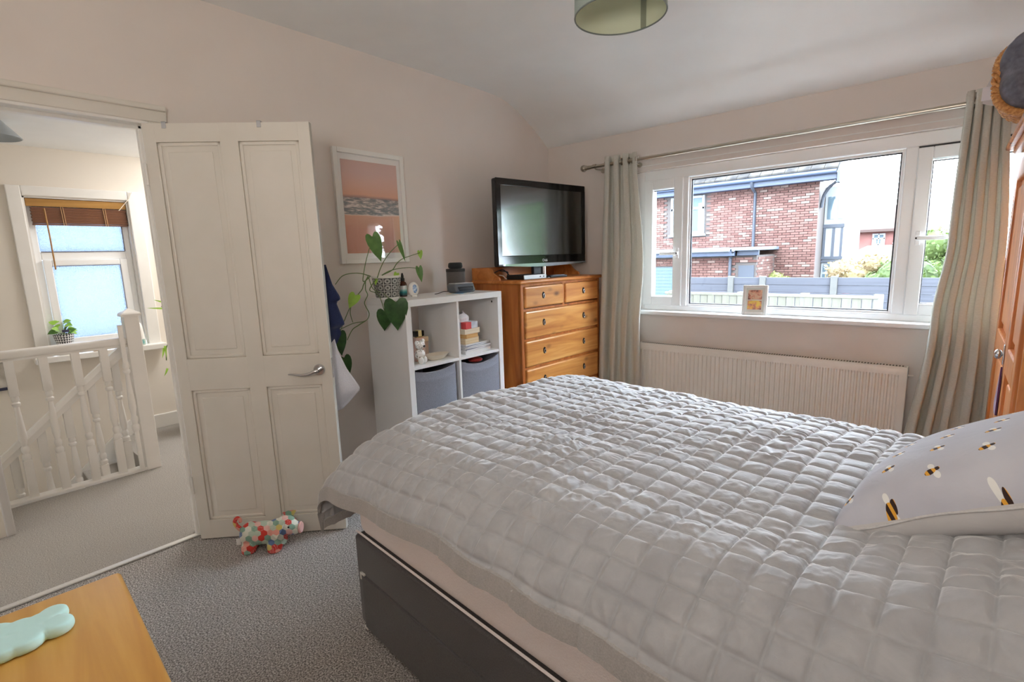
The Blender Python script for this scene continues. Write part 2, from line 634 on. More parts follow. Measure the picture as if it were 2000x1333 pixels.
M['frosted'] = frosted()
link('pane', bx((XF + .02, .55, 1.50), (XF + .026, 1.06, 1.80)), M['frosted'], w2, world=True)
link('pane', bx((XF + .03, .60, .845), (XF + .036, 1.01, 1.395)), M['frosted'], w2, world=True)
link('gasket', (lambda b_: [box(b_, lo, hi) for lo, hi in (((XF + .05, .552, 1.497), (XF + .054, 1.058, 1.503)), ((XF + .05, 1.055, 1.50), (XF + .054, 1.061, 1.70)), ((XF + .07, .598, 1.391), (XF + .073, 1.012, 1.396)), ((XF + .07, 1.006, .845), (XF + .073, 1.011, 1.395)))] and b_)(B()), base('grey_seal', (120, 122, 132), .6)[0], w2, world=True)
link('window_sill', bx((HX - .09, .40, .69), (HX + .10, 1.215, .735), .006), M['gloss_white'], w2, world=True)

struct('wall_sky_screen', bx((-8.4, -9, -2.7), (-8.1, 9, 6.5)), noisy('pale_render', (150, 152, 156), (158, 160, 164), 3, .9), 'pale wall added to screen sky from the frosted landing window')  # added wall that blocks sky so the frosted panes stay dimmer
# venetian blind on the landing window
bl = thing('wooden_blind', 'brown wooden venetian blind pulled up at the landing window', 'blind', (HX - .03, .8, 1.70))
M['blind_o'] = pine('golden_blind_wood', (196, 152, 84), (178, 132, 66), (150, 106, 50), (1, .1, 1), knots=False)
M['blind_b'] = pine('brown_blind_wood', (150, 104, 74), (128, 84, 58), (100, 62, 42), (1, .1, 1), knots=False)
link('valance', bx((HX - .02, .512, 1.826), (HX - .005, 1.098, 1.880), .003), M['blind_o'], bl, world=True, label='golden wooden valance strip')
z = 1.706
first = None
for k in range(18):
    if first is None:
        first = link('slat', bx((HX - .055, .535, z), (HX - .012, 1.095, z + .0061), .001), M['blind_b'], bl, world=True)
    else:
        o = clone(first, bl, (0.002 * math.sin(k * 2.1), 0.003 * math.sin(k * 1.7), k * .0064))
link('bottom_rail', bx((HX - .058, .533, 1.693), (HX - .010, 1.097, 1.703), .003), M['blind_b'], bl, world=True)
link('tilt_wand', tube(B(), [atX(86, 407, HX + .02), atX(97, 460, HX + .02), atX(109, 527, HX + .02)], .005, 8), M['blind_o'], bl, world=True)
M['blind_cord'] = base('blind_cord', (190, 150, 110), .8)[0]
for y in (.70, .712, .95, .962):
    link('ladder_cord', tube(B(), [(HX - .008, y, 1.83), (HX - .006, y + .004, 1.69)], .0025, 6), M['blind_cord'], bl, world=True)
hk = tag(link('cord_hook', tube(B(), [atX(257, 376, HX + .03), atX(252, 388, HX + .03), atX(232, 412, HX + .03)], .0025, 6), base('white_cord', (225, 215, 200), .8)[0], None), 'thin pale blind cord tied to the corner of the landing window frame', 'cord')


# balustrades
def baluster_bm(z0, z1, slope=0.0, s=.021):
    h = z1 - z0
    b_ = B()
    box(b_, (-s, -s, z0), (s, s, z0 + .28 * h), .002)
    zt = z1 - .25 * h
    box(b_, (-s, -s, zt), (s, s, z1), .002)
    if slope:
        for v in b_.verts:
            if v.co.z > z1 - .01:
                v.co.z += slope * v.co.y
    f = lambda a: z0 + .28 * h + a * (zt - z0 - .28 * h)
    pr = [(.018, f(-.01)), (.0215, f(.03)), (.0215, f(.07)), (.014, f(.10)), (.019, f(.15)), (.019, f(.19)), (.013, f(.22)), (.0205, f(.34)), (.0185, f(.5)), (.0125, f(.78)), (.0115, f(.83)), (.020, f(.855)), (.020, f(.885)), (.013, f(.905)), (.018, f(.93)), (.018, f(.955)), (.015, f(1.01))]
    lathe(b_, pr, n=14)
    return b_


bal = thing('landing_banister', 'white landing banister with turned balusters and square newel post', 'banister', (-4.06, .40, 0))
y0 = .06
link('newel_post', bx((-.041, .372, 0), (.041, .454, 1.055), .004), M['gloss_white'], bal)
bm = B()
lathe(bm, [(.0, .0), (.076, .0), (.076, .014), (.066, .022), (.002, .05)], (0, .413, 1.052), 4, cap=False)
bmesh.ops.rotate(bm, verts=bm.verts[:], cent=(0, .413, 0), matrix=Matrix.Rotation(PI / 4, 3, 'Z'))
link('newel_cap', bm, M['gloss_white'], bal)
link('handrail', (lambda b_: (box(b_, (-.032, -.36, .865), (.032, .375, .915), .016, 3), box(b_, (-.02, -.36, .853), (.02, .375, .868)))[0])(B()), M['gloss_white'], bal, smooth=40)
link('base_rail', bx((-.04, -.36, 0), (.04, .375, .022), .006), M['gloss_white'], bal)
proto = link('baluster', baluster_bm(.02, .856), M['gloss_white'], bal, smooth=35)
proto.location = (0, .213 - .40, 0)
for yy in (.3605, .508, .647):
    clone(proto, bal, (0, yy - .40, 0))
link('half_baluster', baluster_bm(.02, 1.0, s=.012), M['gloss_white'], bal, smooth=35).location = (.038, .345, 0)
# stair banister going down
sb = thing('stair_banister', 'white sloping stair banister descending behind the landing banister', 'banister', (-4.11, .74, 0))
SL = .89
rail = [(0, .02, .845), (0, -1.5, .845 - SL * 1.52)]
bm = B()
for (y, z) in (0, 0),:
    pass
poly = [(-.034, 0), (.034, 0), (.034, .03), (.02, .055), (-.02, .055), (-.034, .03)]
ra = [bm.verts.new((p[0], .02, .80 + p[1] * 1.34)) for p in poly]
rb = [bm.verts.new((p[0], -1.5, .80 + p[1] * 1.34 - SL * 1.52)) for p in poly]
bm.faces.new(ra[::-1])
bm.faces.new(rb)
for i in range(6):
    j = (i + 1) % 6
    bm.faces.new((ra[i], ra[j], rb[j], rb[i]))
link('handrail', bm, M['gloss_white'], sb)
proto = link('baluster', baluster_bm(-.74, 0.0, SL), M['gloss_white'], sb, smooth=35)
for k in range(8):
    yy = -.04 - .135 * k
    zz = .80 - SL * (.02 - yy)
    o = proto if k == 0 else clone(proto, sb)
    o.location = (0, yy, zz)
bm = B()
for x0, x1 in ((-.025, .025),):
    vs = [(x0, .1, -.0), (x0, -1.5, -1.42), (x0, -1.5, -1.75), (x0, .1, -.32)]
    a = [bm.verts.new(v) for v in vs]
    b2 = [bm.verts.new((x1,) + v[1:]) for v in vs]
    bm.faces.new(a)
    bm.faces.new(b2[::-1])
    for i in range(4):
        j = (i + 1) % 4
        bm.faces.new((a[i], a[j], b2[j], b2[i]))
link('string_board', bm, M['gloss_white'], sb)
# stairs
st = thing('staircase', 'beige carpeted stairs going down beside the landing wall', 'stairs', (-4.6, .80, -2.65))
stp = None
for k in range(11):
    if stp is None:
        stp = link('stair_step', bx((-.43, -.25, 2.65 - .20 - .2), (.44, 0, 2.65 - .20), .01), M['hall_carpet'], st)
    else:
        clone(stp, st, (0, -.222 * k, -.1985 * k))
bm = B()
vs = [(-.435, .10, 2.78), (-.435, -2.3, 2.78 - 2.4 * SL), (-.435, -2.3, 2.45 - 2.4 * SL), (-.435, .10, 2.45)]
a = [bm.verts.new(v) for v in vs]
b2 = [bm.verts.new((v[0] + .022, v[1], v[2])) for v in vs]
bm.faces.new(a)
bm.faces.new(b2[::-1])
for i in range(4):
    j = (i + 1) % 4
    bm.faces.new((a[i], a[j], b2[j], b2[i]))
link('wall_string', bm, M['gloss_white'], st, label='white skirting running down the stairs')

# landing pendant, picture, things on the sill
pl = thing('pendant_lamp', 'grey cone pendant lampshade on the landing', 'lamp', (-4.3, .33, 2.14))
bm = B()
lathe(bm, [(.145, .0), (.150, .002), (.055, .115), (.05, .118), (.05, .112), (.142, .006), (.145, .0)], (0, 0, 0), 32, cap=False)
link('lamp_shade', bm, base('grey_metal_shade', (165, 172, 176), .5)[0], pl, smooth=40)
link('cord', tube(B(), [(0, 0, .10), (0, 0, .1)][:1] + [(0, 0, .11)], .004, 6), M['gloss_white'], pl)
lf = thing('picture_frame', 'small dark framed picture on the landing wall beside the stairs', 'picture', (HX, .1, .64))
bm = B()
for lo, hi in (((0, -.17, -.11), (.02, -.15, .11)), ((0, .145, -.11), (.02, .165, .11)), ((0, -.15, .09), (.02, .145, .11)), ((0, -.15, -.11), (.02, .145, -.09))):
    box(bm, lo, hi, .002)
link('frame', bm, base('dark_blue_frame', (58, 62, 84), .4)[0], lf)
link('print', bx((0.002, -.15, -.09), (.008, .145, .09)), noisy('pale_print', (222, 218, 210), (190, 186, 176), 14), lf)


def tri_pot_mat():
    m, nt, b = base('triangle_pattern_glaze', (240, 240, 240), .35)
    v = coords(nt, 'UV')
    sp = N(nt, 'ShaderNodeSeparateXYZ')
    nt.links.new(v, sp.inputs[0])
    fx = math_n(nt, 'FRACT', math_n(nt, 'MULTIPLY', sp.outputs[0], 22.0))
    fy = math_n(nt, 'FRACT', math_n(nt, 'MULTIPLY', sp.outputs[1], 5.0))
    tri = math_n(nt, 'LESS_THAN', math_n(nt, 'ABSOLUTE', math_n(nt, 'SUBTRACT', fx, .5)), math_n(nt, 'MULTIPLY', fy, .5))
    nt.links.new(mixc(nt, tri, (240, 240, 240), (60, 62, 70)), b.inputs['Base Color'])
    return m


def uv_lathe(o, z0, z1):
    me = o.data
    uv = me.uv_layers.new(name='UVMap')
    for p in me.polygons:
        for li in p.loop_indices:
            v = me.vertices[me.loops[li].vertex_index].co
            a = math.atan2(v.y, v.x) / (2 * PI) + .5
            uv.data[li].uv = (a, (v.z - z0) / (z1 - z0))
        us = [uv.data[li].uv[0] for li in p.loop_indices]
        if max(us) - min(us) > .5:
            for li in p.loop_indices:
                if uv.data[li].uv[0] < .5:
                    uv.data[li].uv[0] += 1


def heart_leaf(L, W, cup=.18, fold=.25, n=10):
    """heart shaped leaf in local XY: stalk joins at the origin in the notch, tip towards +X, slightly folded along the midrib."""
    b_ = B()
    out = [(0, .03), (-.10, .14), (-.15, .27), (-.10, .42), (.05, .50), (.24, .49), (.44, .42), (.62, .31), (.78, .18), (.91, .07), (1.0, .004)]
    mid = [0, .01, .02, .05, .12, .24, .42, .60, .77, .91, 1.0]
    rows = []
    for (ox, oy), mx_ in zip(out, mid):
        row = []
        for k in range(-3, 4):
            t = abs(k) / 3
            x, y = (mx_ + (ox - mx_) * t) * L, oy * t * W * (1 if k > 0 else -1)
            row.append(b_.verts.new((x, y, fold * abs(y) * (1 - .4 * t) - cup * L * max(0, x / L) ** 2)))
        rows.append(row)
    for a, c in zip(rows, rows[1:]):
        for k in range(6):
            b_.faces.new((a[k], c[k], c[k + 1], a[k + 1]))
    return b_


def place_leaf(b_, basep, tip, facing):
    x = (Vector(tip) - Vector(basep)).normalized()
    f = Vector(facing)
    z = (f - x * f.dot(x)).normalized()
    y = z.cross(x)
    mt = Matrix((x, y, z)).transposed().to_4x4()
    mt.translation = Vector(basep)
    b_.transform(mt)
    return b_


def leaf_mat(name, c1, c2):
    m, nt, b = base(name, c1, .4, spec=.4)
    v = coords(nt, 'Object')
    n = N(nt, 'ShaderNodeTexNoise', Scale=30.0, Detail=3.0)
    nt.links.new(v, n.inputs['Vector'])
    nt.links.new(ramp(nt, n.outputs['Fac'], [(.35, c1), (.65, c2)]), b.inputs['Base Color'])
    tl = N(nt, 'ShaderNodeBsdfTranslucent', Color=s2l(tuple(min(255, int(k * 1.25)) for k in c2)))
    mx = N(nt, 'ShaderNodeMixShader', Fac=.2)
    nt.links.new(b.outputs[0], mx.inputs[1])
    nt.links.new(tl.outputs[0], mx.inputs[2])
    nt.links.new(mx.outputs[0], nt.nodes['Material Output'].inputs[0])
    return m


M['leaf'] = leaf_mat('dark_green_leaf', (44, 74, 40), (62, 98, 52))
M['leaf_mid'] = leaf_mat('mid_green_leaf', (84, 122, 66), (104, 144, 78))
M['leaf_new'] = leaf_mat('lime_leaf', (140, 182, 66), (160, 200, 84))
M['stem'] = base('plant_stem', (96, 120, 66), .5)[0]

pp = thing('potted_plant', 'small leafy plant in black and white triangle patterned pot on the landing sill', 'plant', (HX + .035, .585, .80))
bm = lathe(B(), [(.0, 0), (.045, 0), (.062, .085), (.062, .09), (.056, .09), (.05, .075), (0, .075)], n=28, cap=False)
pot = link('pot', bm, tri_pot_mat(), pp, smooth=40)
uv_lathe(pot, 0, .09)
link('saucer', bx((-.05, -.05, -.065), (.05, .05, 0), .006), M['gloss_white'], pp, label='white block under the pot')
bm = B()
rnd = random.Random(4)
for k in range(5):
    a = rnd.uniform(0, 2 * PI)
    tube(bm, [(0, 0, .075), (.02 * math.cos(a), .02 * math.sin(a), .13), (.04 * math.cos(a), .045 * math.sin(a), .16)], .0022, 5)
link('stem', bm, M['stem'], pp)
for k in range(13):
    a, rr, z = rnd.uniform(0, 2 * PI), rnd.uniform(.015, .055), rnd.uniform(.10, .185)
    p = Vector((rr * math.cos(a), rr * math.sin(a), z))
    q = p + Vector((math.cos(a), math.sin(a), rnd.uniform(-.5, .5))) * .05
    link('leaf', place_leaf(heart_leaf(.052, .048), p, q, (1, 0, .9)), M['leaf_new' if k % 3 else 'leaf_mid'], pp, smooth=180)
link('plant_tag', bx((.055, -.012, .105), (.057, .03, .125)), base('navy_tag', (70, 72, 98), .6)[0], pp)
wl = thing('air_freshener', 'white rounded air freshener on the landing window sill beside the newel post', 'bottle', (HX + .05, 1.045, .735))
link('body', lathe(B(), [(0, 0), (.034, 0), (.036, .05), (.030, .14), (.024, .175), (.012, .188), (0, .19)], n=20, cap=False), M['gloss_white'], wl, smooth=40)
link('nozzle', lathe(B(), [(0, 0), (.007, 0), (.007, .006), (0, .006)], (.024, 0, .155), 10, cap=False, axis='X'), M['dark'], wl)
link('coloured_label', lathe(B(), [(.0372, .006), (.0375, .03), (.0370, .05)], n=20, cap=False), noisy('teal_label', (120, 176, 172), (196, 206, 190), 40), wl)
tag(link('wooden_block', bx((HX + .03, .735, .735), (HX + .08, .80, .772), .003), M['blind_o']), 'small tan wooden box on the landing sill behind the handrail', 'box')
hp = thing('spider_plant', 'green strap-leaved plant peeping past the door beside the landing window', 'plant', (-4.72, 1.36, 0))
link('planter', lathe(B(), [(0, 0), (.12, 0), (.15, .60), (.15, .62), (.13, .62), (.12, .58), (0, .58)], n=28, cap=False), M['gloss_white'], hp, smooth=40)
link('stem', tube(B(), smooth_path([(0, 0, .58), (0, -.05, .85), (0, -.16, 1.06), (0, -.20, 1.05)]), .005, 6), M['stem'], hp, smooth=180)
link('stem', tube(B(), smooth_path([(0, -.05, .58), (0, -.12, .78), (0, -.2, .74), (0, -.22, .62)]), .004, 6), M['stem'], hp, smooth=180)
for a, b_ in ((atX(326, 603, -4.72), atX(286, 602, -4.72)), (atX(324, 592, -4.72), atX(299, 586, -4.72)), (atX(322, 676, -4.72), atX(324, 699, -4.72)), (atX(320, 680, -4.72), atX(316, 700, -4.72)), (atX(327, 720, -4.72), atX(320, 735, -4.72))):
    d = (b_ - a)
    nrm = Vector((1, 0, 0)).cross(d).normalized()
    bm = B()
    L = d.length
    grid_mesh(bm, lambda u, v: a + d * u + nrm * ((v - .5) * .016 * (1 - u ** 2) + .0) + Vector((.012 * math.sin(u * 2.5) + .004 * abs(v - .5), 0, 0)), 6, 2)
    link('leaf', bm, M['leaf_new'], hp, smooth=180, world=True)

# ------------------------------------------------------------------ DOOR LEAF (open into the bedroom)
dd = Vector((.696, .718, 0))
door = thing('door_1', 'open cream panelled bedroom door with chrome lever handle', None, (-2.728, .694, 0), math.atan2(.718, .696), kind='structure')
# local: X along the leaf from the hinge, Y towards the back of the door, Z up
DW, DT = .7125, .036
xs = [0, .055, .325, .400, .662, DW]
bm = B()
box(bm, (0, .012, .008), (DW, DT - .012, 1.98))
for x0, x1 in ((0, .052), (.3215, .399), (.660, DW)):
    box(bm, (x0, 0, .008), (x1, DT, 1.98), .002)
for z0, z1 in ((.008, .105), (.772, .925), (1.90, 1.98)):
    box(bm, (.050, .0003, z0), (.662, DT - .0003, z1), .002)
link('leaf', bm, M['cream'], door)
for x0, x1, z0, z1 in ((.052, .3215, .925, 1.90), (.399, .660, .925, 1.90), (.052, .3215, .105, .772), (.399, .660, .105, .772)):
    bm = B()
    # raised field and moulding frame of the panel
    box(bm, (x0 + .04, .0085, z0 + .04), (x1 - .04, .014, z1 - .04), .003)
    for lo, hi in (((x0, .005, z0), (x0 + .016, .014, z1)), ((x1 - .016, .005, z0), (x1, .014, z1)), ((x0, .005, z0), (x1, .014, z0 + .016)), ((x0, .005, z1 - .016), (x1, .014, z1))):
        box(bm, lo, hi, .005, 2)
    link('door_panel', bm, M['cream'], door)
h = link('handle', lathe(B(), [(0, -.009), (.024, -.009), (.027, -.005), (.027, 0)], (.655, 0, .846), 28, cap=False, axis='Y'), M['chrome'], door, smooth=50, label='brushed chrome lever handle')
bm = B()
tube(bm, [(.655, -.006, .846), (.655, -.04, .846)], .010, 12)
pts = smooth_path([(.66, -.045, .848), (.645, -.05, .846), (.615, -.05, .835), (.58, -.048, .832), (.545, -.046, .837), (.522, -.044, .838)], 5)
tube(bm, pts, [.010 - .0075 * (i / (len(pts) - 1)) ** 1.5 for i in range(len(pts))], 10)
link('lever', bm, M['chrome'], h, smooth=60)
link('latch_plate', bx((DW - .0005, .008, .80), (DW + .0015, .028, .90), .001), M['chrome'], door)
for x in (.094, .496):
    bm = B()
    box(bm, (x - .009, -.003, 1.958), (x + .009, .0, 1.986), .001)
    box(bm, (x - .009, -.003, 1.981), (x + .009, DT + .004, 1.986), .001)
    box(bm, (x - .009, DT, 1.80), (x + .009, DT + .004, 1.986), .001)
    link('hanging_hook', bm, M['silver'], door, label='grey metal over-door hook')
bm = B()
for z in (.25, 1.72):
    box(bm, (-.006, -.001, z), (.0, .012, z + .09), .001)
    lathe(bm, [(0, 0), (.005, 0), (.005, .09), (0, .09)], (-.004, -.003, z), 8, cap=False)
link('hinge', bm, M['gloss_white'], door)
# hanging rail + garments behind the door
DO = lambda s, off, z: (s, DT + off, z)


def hanging_cloth(name, outline_r, s0, z_top, z_bot, off, wob, mat, label, cat, nfold=3):
    """cloth hung on the back of the door: right edge given as (z, s) pairs"""
    o = thing(name, label, cat, tuple(door.location), door.rotation_euler.z)

    def edge(z):
        pts = outline_r
        for (z1, s1), (z2, s2) in zip(pts, pts[1:]):
            if z1 >= z >= z2:
                t = (z1 - z) / (z1 - z2) if z1 != z2 else 0
                return s1 + (s2 - s1) * t
        return pts[-1][1]

    def f(u, v):
        z = z_top + (z_bot - z_top) * v
        s = s0 + (edge(z) - s0) * u
        y = DT + off + wob * math.sin(u * nfold * 2 * PI + v * 2.0) * (.4 + .6 * v) + .02 * math.sin(v * 5 + u * 3)
        return (s, y, z)
    b_ = grid_mesh(B(), f, 40, 40)
    c = link('cloth', b_, mat, o, smooth=180)
    md = c.modifiers.new('thick', 'SOLIDIFY')
    md.thickness = .004
    return o


hanging_cloth('navy_garment', [(1.345, .706), (1.25, .732), (1.19, .763), (1.175, .763), (1.16, .742), (1.06, .765), (1.045, .765), (1.03, .738), (1.0, .743), (.95, .715), (.90, .67)], .46, 1.345, .92, .05, .022, fabric('navy_jersey', (30, 36, 66), (42, 50, 84), 300, sheen=.3), 'navy blue garment hanging behind the open door', 'clothing')
hanging_cloth('white_cloth', [(1.10, .69), (1.0, .705), (.92, .722), (.82, .755), (.72, .805), (.70, .808), (.65, .76), (.60, .708), (.585, .67)], .44, 1.10, .56, .085, .012, fabric('white_cotton', (226, 228, 240), (236, 238, 248), 260, sheen=.1), 'white cotton cloth hanging below the navy garment behind the door', 'cloth', 2)

# ------------------------------------------------------------------ BEDROOM WINDOW
w1 = thing('window_1', 'wide white three-light bedroom window over the radiator', None, (-.77, YW + .08, WZ0), kind='structure')
FY0, FY1 = YW + .05, YW + .12      # frame depth
bm = B()
Z0, Z1 = .905, 1.966
for lo, hi in (((WX0, FY0, Z0), (WX0 + .07, FY1, Z1)), ((WX1 - .07, FY0, Z0), (WX1, FY1, Z1)), ((WX0 + .07, FY0, Z1 - .075), (WX1 - .07, FY1, Z1)), ((WX0 + .07, FY0, Z0), (WX1 - .07, FY1, Z0 + .04)), ((-1.555, FY0, Z0 + .04), (-1.515, FY1, Z1 - .075)), ((-.265, FY0, Z0 + .04), (-.205, FY1, Z1 - .075))):
    box(bm, lo, hi, .006)
link('window_frame', bm, M['upvc'], w1, world=True)


def ring(bm, x0, x1, z0, z1, w, y0, y1, bev=.005):
    for lo, hi in (((x0, y0, z0), (x0 + w, y1, z1)), ((x1 - w, y0, z0), (x1, y1, z1)), ((x0 + w, y0, z1 - w), (x1 - w, y1, z1)), ((x0 + w, y0, z0), (x1 - w, y1, z0 + w))):
        box(bm, lo, hi, bev)
    return bm


SY = FY0 - .012
sash_l = link('sash', ring(B(), -1.86, -1.553, .943, 1.893, .070, SY, FY1 - .01), M['upvc'], w1, world=True)
sash_r = link('sash', ring(B(), -.205, .33, .945, 1.880, .066, SY, FY1 - .01), M['upvc'], w1, world=True)
link('glazing_bead', ring(B(), -1.517, -.263, .943, 1.888, .016, FY0 + .012, FY0 + .03, .003), M['upvc'], w1, world=True)
bm = B()
ring(bm, -1.50, -.279, .9585, 1.8725, .0075, FY0 + .02, FY0 + .034, 0)
ring(bm, -1.80, -1.613, 1.003, 1.818, .005, FY0 + .015, FY0 + .03, 0)
ring(bm, -.141, .266, 1.009, 1.808, .006, FY0 + .012, FY0 + .03, 0)
box(bm, (-.207, FY0 + .006, 1.874), (.335, FY0 + .02, 1.893))
link('gasket', bm, M['gasket'], w1, world=True, label='black glazing seal')
for x0, x1, z0, z1 in ((-1.505, -.275, .955, 1.877), (-1.80, -1.612, 1.0, 1.82), (-.143, .27, 1.006, 1.81)):
    link('pane', bx((x0, FY0 + .028, z0), (x1, FY0 + .034, z1)), M['glass'], w1, world=True)
for sash, x, z, sgn in ((sash_l, -1.585, 1.342, -1), (sash_r, -.172, 1.385, 1)):
    bm = B()
    box(bm, (x - .012, SY - .012, z - .04), (x + .012, SY, z + .04), .004)
    box(bm, (x - .012 if sgn > 0 else x - .13, SY - .035, z - .012), (x + .13 if sgn > 0 else x + .012, SY - .018, z + .010), .005)
    box(bm, (x - .01, SY - .03, z - .01), (x + .01, SY - .008, z + .01))
    hd = link('handle', bm, M['upvc'], w1 if False else sash, label='white lever window handle')
    hd.data.transform(Matrix.Translation(-Vector(w1.location)))
    bm = bx((x - sgn * .006 - .004, SY - .0375, z - .005), (x - sgn * .006 + .004, SY - .034, z + .004))
    bm.transform(Matrix.Translation(-Vector(w1.location)))
    link('key_slot', bm, M['gasket'], w1)
link('window_sill', bx((WX0, YW - .055, .875), (WX1, FY1, .905), .008, 3), M['upvc'], w1, world=True)

# curtain pole
PY = YW - .135
pole = thing('curtain_pole', 'brushed nickel curtain pole with ball finial over the window', 'curtain pole', (-1.0, PY, 2.035))
link('rod', tube(B(), [(-1.26, 0, -.002), (1.30, 0, .004)], .0125, 14), M['nickel'], pole, smooth=60)
bm = ellipsoid(B(), (-1.30, 0, -.004), (.027, .027, .027))
lathe(bm, [(.011, 0), (.019, .004), (.019, .012), (.013, .018), (.016, .03), (.0135, .05)], (-1.285, 0, -.003), 16, axis='X')
link('finial', bm, M['nickel'], pole, smooth=60)
for x in (-.97 + .12 - .03, -1.2, 1.1):
    bm = B()
    tube(bm, [(x, .13, -.02), (x, .02, -.02), (x, .0, -.012)], .006, 8)
    lathe(bm, [(.0, .0), (.02, 0), (.02, .006), (0, .006)], (x, .127, -.02), 14, cap=False, axis='Y')
    lathe(bm, [(.0155, -.014), (.0155, .014)], (x, 0, 0), 14, axis='X')
    link('bracket', bm, M['nickel'], pole, smooth=50)


def make_curtain(name, label, left, right, ztop, zbot, folds, amp, seed, eyes):
    root = thing(name, label, 'curtain', (0.5 * (left(0) + right(0)), PY, 0))
    rr = random.Random(seed)
    ph = [rr.uniform(-.5, .5) for _ in range(8)]

    def f(u, v):
        z = ztop + (zbot - ztop) * v
        w = u + .035 * math.sin(u * 2 * PI + ph[0] + v * 1.3) * v
        x = left(v) + (right(v) - left(v)) * w
        a = amp * (1 + .35 * math.sin(v * 2.2 + ph[1] * 4 + u * 5)) * (.75 + .35 * v)
        th = 2 * PI * folds * u + .9 * math.sin(v * 2.6 + ph[2]) * v + ph[3]
        y = a * math.copysign(abs(math.cos(th)) ** .8, math.cos(th)) + .008 * math.sin(2 * th + v * 4) * v + .004 * math.sin(u * 17 + v * 6)
        x += .010 * math.sin(2 * th) * (1 - .3 * v)
        return (x - root.location.x, y, z)
    bm = grid_mesh(B(), f, 150, 60)
    o = link('cloth', bm, M['curtain'], root, smooth=180)
    md = o.modifiers.new('thick', 'SOLIDIFY')
    md.thickness = .003
    for u in eyes:
        x, y, z = f(u, .03)
        b_ = B()
        k = 20
        tube(b_, [(x, .0 + .022 * math.cos(2 * PI * i / k), 2.037 + .022 * math.sin(2 * PI * i / k)) for i in range(k)], .004, 8, closed=True)
        link('eyelet', b_, M['nickel'], root, smooth=180)
    return root


lerp = lambda a, b_, t: a + (b_ - a) * t


def piece(pts):
    def f(v):
        for (a, p), (b_, q) in zip(pts, pts[1:]):
            if a <= v <= b_:
                t = (v - a) / (b_ - a)
                t = t * t * (3 - 2 * t)
                return p + (q - p) * t
        return pts[-1][1]
    return f


make_curtain('curtain', 'pale grey linen curtain beside the chest of drawers', piece([(0, -2.115), (.4, -2.145), (1, -2.19)]), piece([(0, -1.838), (.4, -1.778), (.62, -1.80), (1, -1.79)]), 2.088, .015, 3.6, .032, 3, (.98, .80, .55, .32, .10))
make_curtain('curtain', 'pale grey linen curtain beside the pine wardrobe', piece([(0, -.028), (.35, -.045), (.55, -.085), (1, -.17)]), piece([(0, .132), (.4, .178), (.8, .20), (1, .205)]), 2.095, .015, 4.6, .032, 11, (.04, .30, .55, .8))

# radiator
RZ0, RZ1, RX0, RX1, RYF = .13, .652, -1.842, -.155, 3.60
rad = thing('radiator', 'long cream panel radiator with vertical ribs under the window', 'radiator', ((RX0 + RX1) / 2, RYF, 0))
nr = 54
cols = []
pit = (RX1 - RX0 - .05) / nr
for i in range(nr):
    x = RX0 + .025 + i * pit
    cols += [(x, 0), (x + pit * .18, 1), (x + pit * .5, 1), (x + pit * .68, 0)]
cols = [(RX0, 0)] + cols + [(RX1, 0)]
rows = [(RZ0, 0), (RZ0 + .025, 0), (RZ0 + .04, 1), (RZ1 - .062, 1), (RZ1 - .048, 0), (RZ1 - .012, 0), (RZ1, -1)]
bm = B()
g = [[bm.verts.new((x, RYF + (  .014 * a * b_ if b_ > 0 else (.008 if b_ < 0 else 0)), z)) for z, b_ in rows] for x, a in cols]
for i in range(len(g) - 1):
    for j in range(len(rows) - 1):
        bm.faces.new((g[i][j], g[i + 1][j], g[i + 1][j + 1], g[i][j + 1]))
link('front_panel', bm, M['radiator'], rad, smooth=50, world=True)
link('body', bx((RX0 + .004, RYF + .012, RZ0 + .01), (RX1 - .004, RYF + .055, RZ1 - .012), .004), M['radiator'], rad, world=True)
link('side_cover', bx((RX1 - .004, RYF + .002, RZ0 + .005), (RX1 + .004, RYF + .062, RZ1 - .002), .002), M['radiator'], rad, world=True)
link('side_cover', bx((RX0 - .004, RYF + .002, RZ0 + .005), (RX0 + .004, RYF + .062, RZ1 - .002), .002), M['radiator'], rad, world=True)
link('top_grille', bx((RX0 + .003, RYF + .004, RZ1 - .008), (RX1 - .003, RYF + .06, RZ1 + .001), .002), M['radiator'], rad, world=True)
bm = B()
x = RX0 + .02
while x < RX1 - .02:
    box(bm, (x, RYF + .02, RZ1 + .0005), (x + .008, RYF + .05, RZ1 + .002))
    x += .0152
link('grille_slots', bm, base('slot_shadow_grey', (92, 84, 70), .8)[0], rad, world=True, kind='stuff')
link('bleed_valve', tube(B(), [(RX1 + .002, RYF + .03, RZ1 - .05), (RX1 + .03, RYF + .03, RZ1 - .05)], .006, 8), M['radiator'], rad, world=True)
for xx in (RX0 + .25, RX1 - .25):
    link('wall_bracket', bx((xx, RYF + .05, RZ0 + .05), (xx + .03, YW - .001, RZ1 - .05)), M['radiator'], rad, world=True)
for xx in (RX0 + .03, RX1 - .03):
    link('pipe', tube(B(), [(xx, RYF + .035, 0), (xx, RYF + .035, RZ0 + .02)], .008, 8), M['gloss_white'], rad, world=True)

# photo frame on the sill
ft = thing('photo_frame', 'white photo frame with two small photos standing on the window sill', 'photo frame', (-1.02, 3.695, .905), R(8))
tilt = Matrix.Rotation(R(-14), 4, 'X')


def tilted(b_):
    b_.transform(tilt)
    return b_


